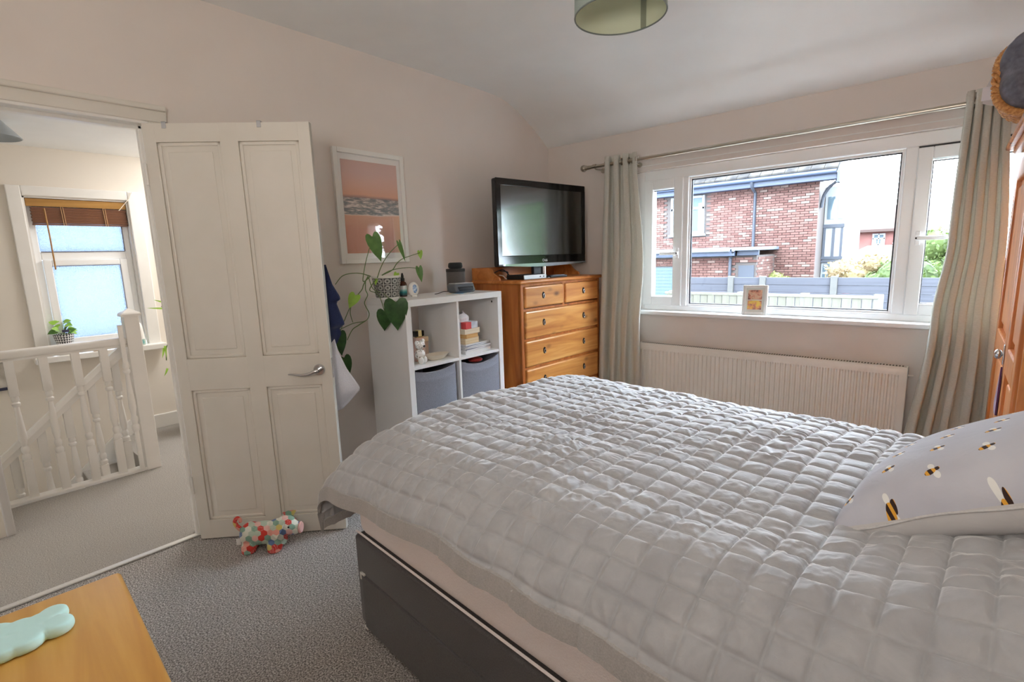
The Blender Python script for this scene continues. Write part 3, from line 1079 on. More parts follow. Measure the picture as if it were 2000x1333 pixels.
link('frame', tilted(ring(B(), -.078, .078, 0, .205, .018, -.012, .012, .003)), M['gloss_white'], ft)
link('mount', tilted(bx((-.064, -.003, .014), (.064, .004, .191))), base('pale_mount', (226, 228, 222), .7)[0], ft)
PH = []
for nme, cs in (('warm_photo_print', [(.3, (110, 62, 50)), (.45, (206, 136, 110)), (.6, (228, 192, 160)), (.75, (150, 90, 70))]), ('yellow_photo_print', [(.3, (92, 56, 66)), (.45, (222, 150, 112)), (.58, (236, 206, 76)), (.75, (226, 180, 150))])):
    m_, nt, b = base(nme, (200, 150, 120), .4)
    v = coords(nt, 'Object')
    n_ = N(nt, 'ShaderNodeTexNoise', Scale=38.0, Detail=2.0)
    nt.links.new(v, n_.inputs['Vector'])
    nt.links.new(ramp(nt, n_.outputs['Fac'], cs), b.inputs['Base Color'])
    PH.append(m_)
link('photo', tilted(bx((-.044, -.0045, .105), (.044, -.003, .172))), PH[0], ft)
link('photo', tilted(bx((-.044, -.0045, .036), (.044, -.003, .098))), PH[1], ft)
link('easel_back', bx((-.02, .02, 0.0), (.02, .075, .004)), M['gloss_white'], ft)

# ------------------------------------------------------------------ PICTURE on the left wall
pc = thing('seascape_picture', 'white framed pink seascape print on the wall above the plant', 'picture', (XL, 1.8475, 1.677))
HW, HH = .2475, .334
bm = B()
for lo, hi in (((0, -HW, -HH), (.024, -HW + .028, HH)), ((0, HW - .028, -HH), (.024, HW, HH)), ((0, -HW + .028, HH - .028), (.024, HW - .028, HH)), ((0, -HW + .028, -HH), (.024, HW - .028, -HH + .028))):
    box(bm, lo, hi, .003)
link('frame', bm, M['gloss_white'], pc)
link('mount', bx((.004, -HW + .02, -HH + .02), (.009, HW - .02, HH - .02)), base('white_mount', (240, 238, 236), .7)[0], pc)
PW, PHh = .196, .272


def sea_mat():
    m, nt, b = base('pink_seascape_print', (220, 160, 140), .5)
    v = coords(nt, 'Object')
    sp = N(nt, 'ShaderNodeSeparateXYZ')
    nt.links.new(v, sp.inputs[0])
    n_ = N(nt, 'ShaderNodeTexNoise', Scale=3.0, Detail=4.0)
    nt.links.new(coords(nt, 'Object', (1, 1.2, 3)), n_.inputs['Vector'])
    t = math_n(nt, 'ADD', math_n(nt, 'DIVIDE', sp.outputs[2], PHh * 2), math_n(nt, 'ADD', .5, math_n(nt, 'MULTIPLY', math_n(nt, 'SUBTRACT', n_.outputs['Fac'], .5), .06)))
    col = ramp(nt, t, [(0, (200, 146, 130)), (.25, (212, 158, 140)), (.41, (224, 174, 150)), (.425, (232, 214, 206)), (.44, (160, 156, 158)), (.56, (176, 166, 164)), (.60, (150, 126, 126)), (.635, (226, 172, 146)), (.75, (224, 180, 164)), (.88, (216, 180, 172)), (1, (210, 174, 166))])
    n2 = N(nt, 'ShaderNodeTexNoise', Scale=46.0, Detail=6.0)
    nt.links.new(coords(nt, 'Object', (1, .5, 2.2)), n2.inputs['Vector'])
    foam = ramp(nt, n2.outputs['Fac'], [(.42, (120, 132, 136)), (.52, (178, 168, 166)), (.62, (240, 228, 222))])
    sea = math_n(nt, 'MULTIPLY', math_n(nt, 'GREATER_THAN', t, .425), math_n(nt, 'LESS_THAN', t, .605))
    nt.links.new(mixc(nt, math_n(nt, 'MULTIPLY', sea, .75), col, foam), b.inputs['Base Color'])
    return m


link('print', bx((.0085, -PW, -PHh), (.0105, PW, PHh)), sea_mat(), pc)
link('glass', bx((.014, -HW + .025, -HH + .025), (.016, HW - .025, HH - .025)), M['pic_glass'], pc)

# ------------------------------------------------------------------ WHITE SHELF UNIT
SR = R(-1.4)
shelf = thing('shelf_unit', 'white cube shelf unit with grey bins between the door and the chest', 'shelf', (-2.262, 1.685, 0), SR)
SW, SD, SH = .77, .39, 1.134
link('side_panel', bx((-SD, 0, 0), (0, .038, SH - .038), .0015), M['melamine'], shelf)
link('side_panel', bx((-SD, SW - .038, 0), (0, SW, SH - .038), .0015), M['melamine'], shelf)
link('top_panel', bx((-SD, 0, SH - .0375), (0, SW, SH), .0015), M['melamine'], shelf)
link('bottom_panel', bx((-SD, .038, .0), (0, SW - .038, .04), .0015), M['melamine'], shelf)
link('divider', bx((-SD, SW / 2 - .008, .04), (-.002, SW / 2 + .008, SH - .038), .001), M['melamine'], shelf)
for z in (.733, .385):
    for y0_, y1_ in ((.038, SW / 2 - .008), (SW / 2 + .008, SW - .038)):
        link('shelf_board', bx((-SD, y0_, z), (-.003, y1_, z + .018), .001), M['melamine'], shelf)
link('peg_hole', bx((-.06, SW - .0395, SH - .075), (-.05, SW - .0375, SH - .062), .001), M['dark'], shelf)
ZS = .751  # top of the middle board


def sh(x, y, z):
    """point in shelf-local metres -> world"""
    c, s = math.cos(SR), math.sin(SR)
    return (shelf.location.x + x * c - y * s, shelf.location.y + x * s + y * c, z)


def make_bin(y0_, y1_, lab, sag):
    o = thing('fabric_bin', lab, 'storage bin', sh(-.17, (y0_ + y1_) / 2, .403), SR, 'grey fabric bins in the white shelf')
    w, d, H_ = (y1_ - y0_) / 2, .165, .318
    b_ = B()
    loop = []
    k = 12
    for sx, sy, ex, ey in ((1, -1, 1, 1), (1, 1, -1, 1), (-1, 1, -1, -1), (-1, -1, 1, -1)):
        for i in range(k):
            t = i / k
            loop.append((d * lerp(sx, ex, t), w * lerp(sy, ey, t)))
    zz = [0, .03, .10, .18, .25, .262, .27, .30, H_]

    def off(px, py, z):
        t = z / H_
        bulge = .008 * math.sin(PI * t)
        x, y = px, py
        if abs(px - d) < 1e-6:
            x += bulge * (1 - (py / w) ** 2) * 2 + .014 * (1 - (py / w) ** 2) * t
        if z == .262:
            x += .003 if px > 0 else 0
        drop = 0
        if z > .2:
            drop = -sag * (1 - (py / w) ** 2) * (z - .2) / (H_ - .2) if px > 0 else -.006
        return Vector((x, y, z + drop))
    ro = [[b_.verts.new(off(px, py, z)) for px, py in loop] for z in zz]
    ri = [[b_.verts.new(off(px * .97, py * .97, z)) for px, py in loop] for z in (H_, .25, .05)]
    L = len(loop)
    allr = ro + ri
    for a, c in zip(allr, allr[1:]):
        for i in range(L):
            b_.faces.new((a[i], a[(i + 1) % L], c[(i + 1) % L], c[i]))
    b_.faces.new(ro[0][::-1])
    b_.faces.new(ri[-1])
    link('bin_body', b_, M['bin'], o, smooth=60)
    seam = [off(d + .001, -w * .98 + 2 * w * .98 * i / 24, .262) + Vector((.0115 * (1 - ((-.98 + 1.96 * i / 24)) ** 2) + .002, 0, 0)) for i in range(25)]
    link('seam', tube(B(), seam, .0018, 5), M['bin'], o, smooth=180)
    return o


make_bin(.045, .345, 'grey fabric bin in the left lower cube below the dish', .02)
make_bin(.398, .727, 'grey fabric bin in the right lower cube below the books', .035)
tag(link('red_cloth', ellipsoid(B(), sh(-.10, .60, .69), (.05, .05, .018)), fabric('red_cloth', (190, 60, 60), (210, 80, 76), 200), smooth=180), 'scrap of red cloth showing in the right fabric bin', 'cloth')

# things on top of the shelf
pt = thing('trailing_houseplant', 'trailing heart-leaved plant in grey circle patterned pot on the white shelf', 'plant', (-2.53, 1.765, SH))


def circle_pot_mat():
    m, nt, b = base('grey_circle_glaze', (120, 120, 118), .45)
    v = coords(nt, 'UV')
    sp = N(nt, 'ShaderNodeSeparateXYZ')
    nt.links.new(v, sp.inputs[0])
    fx = math_n(nt, 'SUBTRACT', math_n(nt, 'FRACT', math_n(nt, 'MULTIPLY', sp.outputs[0], 11.0)), .5)
    fy = math_n(nt, 'SUBTRACT', math_n(nt, 'FRACT', math_n(nt, 'MULTIPLY', sp.outputs[1], 3.0)), .5)
    d = math_n(nt, 'SQRT', math_n(nt, 'ADD', math_n(nt, 'MULTIPLY', fx, fx), math_n(nt, 'MULTIPLY', fy, fy)))
    ringm = math_n(nt, 'LESS_THAN', math_n(nt, 'ABSOLUTE', math_n(nt, 'SUBTRACT', d, .30)), .05)
    ring2 = math_n(nt, 'LESS_THAN', math_n(nt, 'ABSOLUTE', math_n(nt, 'SUBTRACT', d, .18)), .035)
    sq = math_n(nt, 'GREATER_THAN', math_n(nt, 'MAXIMUM', math_n(nt, 'ABSOLUTE', fx), math_n(nt, 'ABSOLUTE', fy)), .45)
    mk = math_n(nt, 'MAXIMUM', math_n(nt, 'MAXIMUM', ringm, ring2), sq)
    nt.links.new(mixc(nt, mk, (74, 75, 75), (200, 200, 195)), b.inputs['Base Color'])
    bump(nt, b, mk, .4, .004)
    return m


bm = lathe(B(), [(.0, .004), (.062, .004), (.068, .01), (.0835, .122)], n=40, cap=False)
o = link('pot', bm, circle_pot_mat(), pt, smooth=60)
uv_lathe(o, .008, .122)
bm = lathe(B(), [(.0825, .121), (.0845, .123), (.0845, .132), (.080, .134), (.075, .118), (0, .115)], n=40, cap=False)
link('pot_rim', bm, base('cream_glaze', (232, 230, 222), .35)[0], pt, smooth=50, label='cream pot rim')
link('pot_foot', lathe(B(), [(0, 0), (.063, 0), (.065, .008), (0, .008)], n=36, cap=False), base('white_glaze', (232, 230, 226), .35)[0], pt)
link('soil', lathe(B(), [(0, .117), (.076, .117)], n=30, cap=False), noisy('dark_soil', (52, 42, 34), (84, 70, 56), 120), pt)
XPL = -2.50
pot_c = Vector((-2.53, 1.765, SH + .115))
stems = [
    [(724, 540), (705, 534.5), (685, 534.5), (668, 540), (655, 556)],
    [(722, 541), (712, 550), (709, 545), (714, 514), (722, 483)],
    [(737, 543), (743, 525), (752, 507), (765, 490), (779, 477)],
    [(746, 538), (766, 528), (775, 515), (788, 505), (820, 494)],
    [(746, 538), (760, 530), (778, 525), (800, 523), (818, 525)],
    [(719, 540), (710, 557), (707, 566), (696, 580), (685, 598), (672, 628), (664, 650)],
    [(714, 548), (714, 566), (718, 577), (712, 593), (721, 613), (714, 627), (690, 632), (660, 646)],
    [(714, 627), (700, 636), (688, 645), (678, 665)],
    [(735, 545), (722, 566), (733, 572), (741, 579)],
    [(760, 540), (776, 546), (781, 553), (768, 566)],
    [(720, 542), (726, 560), (733, 568), (748, 572)],
    [(686, 596), (684, 612), (689, 630)],
]
for pts in stems:
    w = []
    for i, p in enumerate(pts):
        xx = XPL if p[1] < 575 or p[0] < 722 else -2.46
        q = atX(p[0], p[1], xx)
        w.append(q)
    sp_ = smooth_path(w, 5)
    link('stem', tube(B(), sp_, [.0030 - .0010 * i / len(sp_) for i in range(len(sp_))], 6), M['stem'], pt, smooth=180, world=True)
for pts in ([(741, 578), (746, 592), (752, 611)], [(748, 572), (757, 581), (769, 592)]):
    w = [atY(p[0], p[1], 1.655) for p in pts]
    w[0] = atX(pts[0][0], pts[0][1], XPL)
    sp_ = smooth_path(w, 5)
    link('stem', tube(B(), sp_, .0022, 6), M['stem'], pt, smooth=180, world=True)
tocam = lambda p: (CAM - p).normalized()
leaves = [((727, 462), (745, 512), 26, 'leaf_mid', 0), ((779, 474), (792, 512), 8, 'leaf_mid', 0), ((820, 491), (822, 507), 9, 'leaf_new', 0), ((818, 523), (824, 552), 12, 'leaf_mid', 0), ((775, 534), (770, 546), 9, 'leaf_new', 0), ((778, 558), (766, 566), 7, 'leaf_mid', 0), ((694, 577), (682, 602), 20, 'leaf_new', 0), ((773, 590), (777, 647), 42, 'leaf', 1), ((752, 609), (751, 648), 29, 'leaf', 1), ((662, 652), (668, 696), 24, 'leaf', 0), ((672, 699), (684, 732), 22, 'leaf', 0), ((735, 546), (733, 558), 5, 'leaf_new', 0)]
for a, b_, wpx, mt, front in leaves:
    if front:
        p, q = atY(a[0], a[1], 1.650), atY(b_[0], b_[1], 1.648)
    else:
        p, q = atX(a[0], a[1], XPL), atX(b_[0], b_[1], XPL + .012)
    L = (q - p).length
    W_ = wpx * (p - CAM).dot(fw) / F_PX * 1.1
    link('leaf', place_leaf(heart_leaf(L, W_, cup=.10, fold=.22, n=10), p, q, tocam(p) + Vector((0, 0, .15))), M[mt], pt, smooth=180, world=True)

sbt = thing('spray_bottle', 'brown spray bottle with teal label beside the oval clock on the shelf', 'bottle', (-2.55, 1.895, SH))
link('bottle', lathe(B(), [(0, 0), (.0225, 0), (.0235, .004), (.0235, .075), (.020, .085), (.012, .091), (.012, .098), (0, .098)], n=24, cap=False), base('amber_glass', (74, 38, 26), .12)[0], sbt, smooth=40)


def label_mat():
    m, nt, b = base('teal_white_label', (230, 236, 236), .5)
    v = coords(nt, 'Object')
    sp = N(nt, 'ShaderNodeSeparateXYZ')
    nt.links.new(v, sp.inputs[0])
    nt.links.new(ramp(nt, math_n(nt, 'DIVIDE', sp.outputs[2], .08), [(.0, (44, 70, 80)), (.2, (40, 90, 96)), (.34, (36, 142, 146)), (.5, (150, 200, 200)), (.58, (226, 232, 232)), (1, (232, 236, 236))]), b.inputs['Base Color'])
    return m


link('bottle_label', lathe(B(), [(.0239, .006), (.0239, .066)], n=24, cap=False), label_mat(), sbt)
bm = lathe(B(), [(0, .096), (.0125, .096), (.0125, .112), (.0085, .114), (.0085, .126), (.006, .136), (.005, .143), (0, .143)], n=18, cap=False)
link('spray_cap', bm, M['black_matte'], sbt, smooth=40)
oc = thing('oval_clock', 'white oval clock with blue face leaning by the spray bottle', 'clock', (-2.47, 1.912, SH), R(-22))
link('body', ellipsoid(B(), (0, 0, .044), (.017, .034, .044)), M['gloss_white'], oc, smooth=180)
link('clock_face', ellipsoid(B(), (.0125, .004, .047), (.006, .016, .026)), noisy('blue_clock_face', (60, 120, 190), (214, 232, 246), 60, .15), oc, smooth=180)
link('foot', bx((-.02, -.016, 0), (.018, .016, .008), .003), M['gloss_white'], oc)
# speaker stack
spk = thing('smart_speaker', 'grey fabric cylinder speaker behind the clock radio on the shelf', 'speaker', sh(-.315, .655, SH), SR)
link('body', lathe(B(), [(0, 0), (.062, 0), (.064, .004), (.064, .148), (.062, .151), (0, .151)], n=36, cap=False), fabric('dark_grey_mesh', (84, 80, 78), (108, 104, 102), 500), spk, smooth=40)
link('top_band', lathe(B(), [(.0645, .132), (.0652, .133), (.0652, .15), (.063, .1525), (0, .1525)], n=36, cap=False), M['black_matte'], spk, smooth=40)
pk = thing('round_speaker', 'small black puck speaker sitting on the grey cylinder speaker', 'speaker', sh(-.315, .655, SH + .1526), SR)
link('body', lathe(B(), [(0, 0), (.038, 0), (.047, .006), (.0495, .016), (.047, .034), (.042, .040), (.036, .042), (0, .042)], n=32, cap=False), fabric('black_mesh', (38, 40, 42), (56, 58, 60), 500), pk, smooth=60)
cr = thing('clock_radio', 'grey clock radio with dark display in front of the speakers', 'radio', sh(-.17, .575, SH), SR + R(-6))
bm = bx((-.05, -.083, 0), (.05, .083, .060), .02, 4)
for v in bm.verts:
    if v.co.z > .03:
        v.co.x -= .012
link('body', bm, base('smoky_plastic', (96, 102, 110), .18)[0], cr, smooth=50)
link('display', bx((.03, -.06, .012), (.0505, .06, .040), .006), base('dark_blue_display', (22, 26, 42), .1)[0], cr)
link('top_trim', bx((-.045, -.072, .057), (.032, .072, .0625), .003), M['silver'], cr)
link('cable', tube(B(), smooth_path([(-.03, -.083, .012), (-.05, -.11, .012), (-.05, -.15, .003), (-.03, -.19, .002)]), .0022, 6), M['dark'], cr, smooth=180)
tag(link('leaflet', (lambda b_: (b_.transform(Matrix.Translation(sh(-.13, .51, SH)) @ Matrix.Rotation(R(20), 4, 'Z')), b_)[1])(bx((-.05, -.075, .0), (.05, .075, .0015))), noisy('blue_leaflet', (120, 170, 210), (214, 200, 170), 9, lo=.45, hi=.5)), 'blue and tan leaflet lying on the shelf in front of the clock radio', 'leaflet')

# things in the upper cubes
kb = thing('animal_figurine', 'white patterned bear figurine in the left cube of the shelf', 'figurine', sh(-.052, .108, ZS), SR + R(25))
m_, nt, b = base('white_openwork_china', (232, 230, 226), .35)
vn = N(nt, 'ShaderNodeTexVoronoi', Scale=75.0)
nt.links.new(coords(nt, 'Object'), vn.inputs['Vector'])
nt.links.new(ramp(nt, vn.outputs['Distance'], [(.22, (120, 110, 104)), (.34, (236, 233, 229))]), b.inputs['Base Color'])
bump(nt, b, vn.outputs['Distance'], .6, .004)
link('body', ellipsoid(B(), (0, .02, .055), (.030, .032, .034)), m_, kb, smooth=180)
bm = ellipsoid(B(), (.006, .018, .112), (.026, .036, .026))
for s in (-1, 1):
    ellipsoid(bm, (.004, .018 + s * .036, .128), (.012, .016, .016))
link('head', bm, m_, kb, smooth=180)
link('muzzle', ellipsoid(B(), (.030, .018, .106), (.008, .010, .007), 10, 8), M['black_matte'], kb, smooth=180)
bm = B()
for s in (-1, 1):
    ellipsoid(bm, (.016, .02 + s * .02, .022), (.018, .014, .022))
link('leg', bm, M['gloss_white'], kb, smooth=180)
pf = thing('perfume_bottle', 'pink perfume bottle with gold and black cap in the left cube', 'bottle', sh(-.125, .172, ZS), SR)
link('bottle', bx((-.018, -.032, 0), (.018, .032, .145), .006), noisy('pink_glass', (214, 176, 160), (222, 186, 172), 12, .15), pf)
link('neck_ring', bx((-.012, -.024, .145), (.012, .024, .151), .002), base('gold_metal', (214, 184, 120), .25, .9)[0], pf)
link('cap', bx((-.014, -.032, .151), (.014, .032, .185), .002), base('black_glass', (30, 24, 22), .12)[0], pf)
link('bow', bx((-.016, -.012, .153), (.017, .012, .189), .002), base('pale_gold', (226, 206, 150), .3, .6)[0], pf)
gb = thing('gift_box', 'tan paper box behind the white bear figurine', 'box', sh(-.185, .245, ZS), SR)
link('box_body', bx((-.022, -.026, 0), (.022, .026, .125), .002), noisy('tan_pink_card', (206, 184, 166), (196, 172, 152), 12), gb)
link('box_lid', bx((-.024, -.028, .105), (.024, .028, .135), .002), noisy('cream_card', (226, 206, 170), (216, 196, 160), 12), gb)
ds = thing('trinket_dish', 'cream oval trinket dish in the left cube of the shelf', 'dish', sh(-.085, .268, ZS), SR)
bm = lathe(B(), [(0, 0), (.045, 0), (.060, .008), (.083, .030), (.087, .033), (.083, .031), (.058, .013), (0, .009)], n=36, cap=False)
bm.transform(Matrix.Diagonal((.62, 1.0, 1.0, 1.0)))
link('dish', bm, base('cream_china', (232, 224, 208), .3)[0], ds, smooth=60)
bm = B()
for k in range(10):
    a = k * 2.4
    ellipsoid(bm, (.018 * math.cos(a), .035 * math.sin(a * 1.3), .014), (.006, .010, .004), 8, 6)
link('trinkets', bm, noisy('brown_trinkets', (104, 88, 76), (160, 140, 120), 60), ds, smooth=180)

# books, tissues and magazines in the right cube
YB = SW / 2 + .008 + .18
z = ZS


def stack_item(name, label, cat, w, d, h, col_cover, col_page, rot, dx=0, dy=0, group=None, paperback=True):
    global z
    o = thing(name, label, cat, sh(-.155 + dx, YB + dy, z), SR + R(rot), group)
    if h > .012:
        b_ = B()
        box(b_, (-d / 2, -w / 2, 0), (d / 2, w / 2, .0018))
        box(b_, (-d / 2, -w / 2, h - .0018), (d / 2, w / 2, h))
        box(b_, (-d / 2, -w / 2, 0), (-d / 2 + .002, w / 2, h))
        link('cover', b_, col_cover, o)
        link('pages', bx((-d / 2 + .002, -w / 2 + .002, .0018), (d / 2 - .002, w / 2 - .002, h - .0018)), col_page, o)
    else:
        link('pages', bx((-d / 2, -w / 2, 0), (d / 2, w / 2, h * .75)), col_page, o)
        link('cover', bx((-d / 2, -w / 2, h * .75), (d / 2, w / 2, h)), col_cover, o)
    z += h + .0004
    return o


def edge_pages(nm, c1, c2):
    return noisy(nm, c1, c2, 40, .8, stretch=(.1, .1, 14))


white_pg = edge_pages('white_pages', (232, 230, 228), (205, 203, 204))
cream_pg = edge_pages('cream_pages', (226, 206, 172), (204, 180, 144))
tan_pg = edge_pages('tan_pages', (214, 170, 110), (196, 150, 92))
for i, (lab, w, d, h, cc, rt, dy) in enumerate((('white magazine at the bottom of the pile under the books', .245, .23, .020, (226, 226, 230), 4, .0), ('magazine with navy spine second from the bottom of the pile', .235, .22, .010, (66, 76, 110), 8, -.004), ('grey covered magazine third from the bottom of the pile', .24, .22, .011, (170, 172, 178), 2, .004), ('magazine with blue and white cover fourth from the bottom of the pile', .235, .215, .009, (110, 124, 156), 10, .0), ('pale magazine on top of the magazine pile under the paperbacks', .23, .21, .009, (206, 202, 198), 5, .004))):
    stack_item('magazine', lab, 'magazine', w, d, h, base('magazine_cover_%d' % i, cc, .35)[0], white_pg, rt, dy=dy, group='magazines in the right cube')
stack_item('paperback_book', 'paperback with cream page edges lowest of the three books', 'book', .135, .20, .036, base('cream_cover', (206, 180, 140), .4)[0], cream_pg, 6, .0, -.04, 'paperback books in the right cube')
stack_item('paperback_book', 'orange paperback in the middle of the three books', 'book', .125, .195, .026, base('orange_cover', (206, 150, 84), .4)[0], tan_pg, 10, .0, -.04, 'paperback books in the right cube')
stack_item('paperback_book', 'paperback with pale page edges topmost of the three books', 'book', .14, .20, .034, base('pale_cover', (226, 206, 176), .4)[0], edge_pages('pale_pages', (234, 220, 196), (216, 200, 174)), 3, .0, -.03, 'paperback books in the right cube')
tb = thing('tissue_box', 'white and red tissue box on top of the paperbacks', 'box', sh(-.15, YB - .04, z), SR + R(4))
link('carton', bx((-.10, -.055, 0), (.10, .055, .042), .002), noisy('white_blue_card', (214, 216, 222), (186, 190, 202), 22), tb)
link('red_band', bx((.055, -.0553, -.0003), (.1005, -.006, .0425)), base('red_card', (206, 70, 72), .5)[0], tb, label='red printed band')
bm = B()
grid_mesh(bm, lambda u, v: (.05 * math.cos(2 * PI * u) * (1 - .55 * v) + .014 * math.sin(7 * u * 2 * PI + v * 4) * v + .01 * math.sin(v * 7),
                            -.015 + .075 * math.sin(2 * PI * u) * (1 - .6 * v) + .012 * math.cos(5 * u * 2 * PI) * v, .042 + .065 * v ** .6 + .012 * math.sin(3 * 2 * PI * u) * v), 40, 10, True)
link('tissue', bm, fabric('white_tissue', (232, 228, 232), (242, 240, 242), 120, sheen=0), tb, smooth=180)

# ------------------------------------------------------------------ CHEST OF DRAWERS
DR = R(-2.5)
ch = thing('chest_of_drawers', 'honey pine chest of drawers under the television', 'chest', (-2.206, 2.599, 0), DR)
CW, CD, CH = .965, .48, 1.192
bm = B()
box(bm, (-CD, .012, 0), (-.008, .034, CH - .026), .002)
box(bm, (-CD, CW - .034, 0), (-.008, CW - .012, CH - .026), .002)
box(bm, (-CD, .034, .0), (-CD + .012, CW - .034, CH - .026))
box(bm, (-CD + .012, .034, .08), (-.03, CW - .034, CH - .03))
link('carcass', bm, M['pine_v'], ch)
bm = B()
box(bm, (-.03, .012, .0), (-.002, .038, CH - .026), .002)
box(bm, (-.03, CW - .038, .0), (-.002, CW - .012, CH - .026), .002)
for zz in (1.163, .990, .780, .577, .370):
    box(bm, (-.03, .036, zz - .013), (-.004, CW - .036, zz + .003), .001)
box(bm, (-.03, CW / 2 - .012, .99), (-.004, CW / 2 + .012, 1.16), .001)
box(bm, (-.03, .036, .02), (-.004, CW - .036, .10), .003)
link('face_frame', bm, M['pine_v'], ch)
bm = bx((-CD - .002, -.006, CH - .026), (.018, CW + .006, CH), .010, 3)
link('top_panel', bm, M['pine_top'], ch, smooth=40)
link('back_gallery', bx((-CD, .02, CH), (-CD + .018, CW - .02, CH + .088), .004), M['pine_top'], ch)
for y0_, sg in ((.004, 1), (CW - .022, -1)):
    pr = [(-CD, 0), (-CD, .088), (-.30, .088), (-.285, .080), (-.262, .05), (-.235, .034), (-.205, .020), (-.195, 0)]
    mt = Matrix(((1, 0, 0, 0), (0, 0, 1, y0_), (0, 1, 0, CH), (0, 0, 0, 1)))
    link('side_gallery', prism(B(), pr, .018, mt), M['pine_top'], ch)


def drop_handle(parent, y, zz):
    b_ = B()
    pts = [(.0135 * math.sin(2 * PI * i / 20), .024 * math.cos(2 * PI * i / 20)) for i in range(20)]
    mt = Matrix(((0, 0, 1, .009), (1, 0, 0, y), (0, 1, 0, zz), (0, 0, 0, 1)))
    prism(b_, pts, .004, mt)
    hh = link('handle', b_, M['iron'], parent, label='dark iron drop handle')
    b_ = B()
    k = 16
    tube(b_, [(.017, y + .008 * math.sin(2 * PI * i / k), zz - .004 + .014 * math.cos(2 * PI * i / k)) for i in range(k)], .0028, 6, closed=True)
    ellipsoid(b_, (.016, y, zz + .010), (.006, .004, .004), 8, 6)
    link('ring', b_, M['chrome'], hh, smooth=180)


for y0_, y1_, z0_, z1_, hs in ((.044, CW / 2 - .014, 1.0, 1.146, (.235,)), (CW / 2 + .014, CW - .044, 1.0, 1.146, (.718,)), (.044, CW - .044, .785, .975, (.235, .718)), (.044, CW - .044, .582, .766, (.235, .718)), (.044, CW - .044, .375, .563, (.235, .718)), (.044, CW - .044, .110, .356, (.235, .718))):
    b_ = bx((-.02, y0_, z0_), (.010, y1_, z1_), .010, 2)
    dr = link('drawer', b_, M['pine_h'], ch)
    for hy in hs:
        drop_handle(dr, hy, (z0_ + z1_) / 2 + .006)

# television and what stands on the chest
tv = thing('television', 'black flat television standing on the pine chest', 'television', (-2.345, 3.075, CH), R(-7.2))
TW, TZ0, TZ1 = .93, .092, .70
bm = bx((-.055, -TW / 2, TZ0), (-.012, TW / 2, TZ1), .012, 3)
link('casing', bm, M['black_matte'], tv, smooth=40)
bm = B()
box(bm, (-.014, -TW / 2 - .001, TZ1 - .047), (0, TW / 2 + .001, TZ1 + .001), .004)
box(bm, (-.014, -TW / 2 - .001, TZ0 + .006), (0, TW / 2 + .001, TZ0 + .078), .004)
for s in (-1, 1):
    box(bm, (-.014, min(s * (TW / 2 + .001), s * (TW / 2 - .040)), TZ0 + .07), (0, max(s * (TW / 2 + .001), s * (TW / 2 - .040)), TZ1 - .04), .002)
link('bezel', bm, M['black_gloss'], tv)
link('screen', bx((-.013, -TW / 2 + .036, TZ0 + .074), (-.004, TW / 2 - .036, TZ1 - .043)), M['screen'], tv)
bm = B()
n_ = 24
for zz, dx in ((0, 0),):
    a = []
    for i in range(n_ + 1):
        t = -1 + 2 * i / n_
        a.append((t * TW / 2, TZ0 + .012 - .020 * (1 - t * t)))
    for i in range(n_):
        (ya, za), (yb, zb) = a[i], a[i + 1]
        q = [(-.03, ya, za), (.004, ya, za), (.004, yb, zb), (-.03, yb, zb)]
        p = [(-.03, ya, TZ0 + .018), (.002, ya, TZ0 + .018), (.002, yb, TZ0 + .018), (-.03, yb, TZ0 + .018)]
        vq = [bm.verts.new(v) for v in q]
        vp = [bm.verts.new(v) for v in p]
        bm.faces.new(vq)
        bm.faces.new(vp[::-1])
        bm.faces.new((vq[1], vq[2], vp[2], vp[1]))
bmesh.ops.remove_doubles(bm, verts=bm.verts[:], dist=1e-5)
link('bottom_trim', bm, base('clear_silver_trim', (176, 182, 192), .08, .55)[0], tv, smooth=60, label='curved silver strip')
bm = B()
lathe(bm, [(.0, 0), (.018, 0), (.018, .085), (0, .085)], (-.02, .0, .008), 18, cap=False)
link('neck', bm, M['chrome'], tv, smooth=40)
link('neck_cover', bx((-.055, -.10, .008), (-.026, -.015, .10), .004), M['black_matte'], tv)
bm = lathe(B(), [(0, 0), (.24, 0), (.24, .004), (.22, .010), (0, .012)], n=48, cap=False)
bm.transform(Matrix.Translation((-.02, 0, 0)) @ Matrix.Diagonal((.48, 1.0, 1.0, 1.0)))
link('stand_base', bm, M['black_gloss'], tv, smooth=40)
cu = bpy.data.curves.new('maker_mark', 'FONT')
cu.body = 'LG'
cu.size = .022
cu.align_x = 'CENTER'
cu.extrude = .0003
lo_ = bpy.data.objects.new('maker_mark_outline', cu)
C.objects.link(lo_)
bpy.context.view_layer.update()
me_ = bpy.data.meshes.new_from_object(lo_.evaluated_get(bpy.context.evaluated_depsgraph_get()))
bpy.data.objects.remove(lo_)
lo_ = bpy.data.objects.new('maker_mark', me_)
C.objects.link(lo_)
lo_.parent = tv
lo_.rotation_euler = (PI / 2, 0, PI / 2)
lo_.location = (.001, .008, TZ0 + .030)
me_.materials.clear()
me_.materials.append(base('white_mark', (236, 236, 240), .4)[0])
bm = B()
k = 18
tube(bm, [(.001, -.022 + .009 * math.cos(2 * PI * i / k), TZ0 + .038 + .009 * math.sin(2 * PI * i / k)) for i in range(k)], .0012, 5, closed=True)
link('emblem', bm, base('white_emblem', (232, 232, 238), .4)[0], tv)

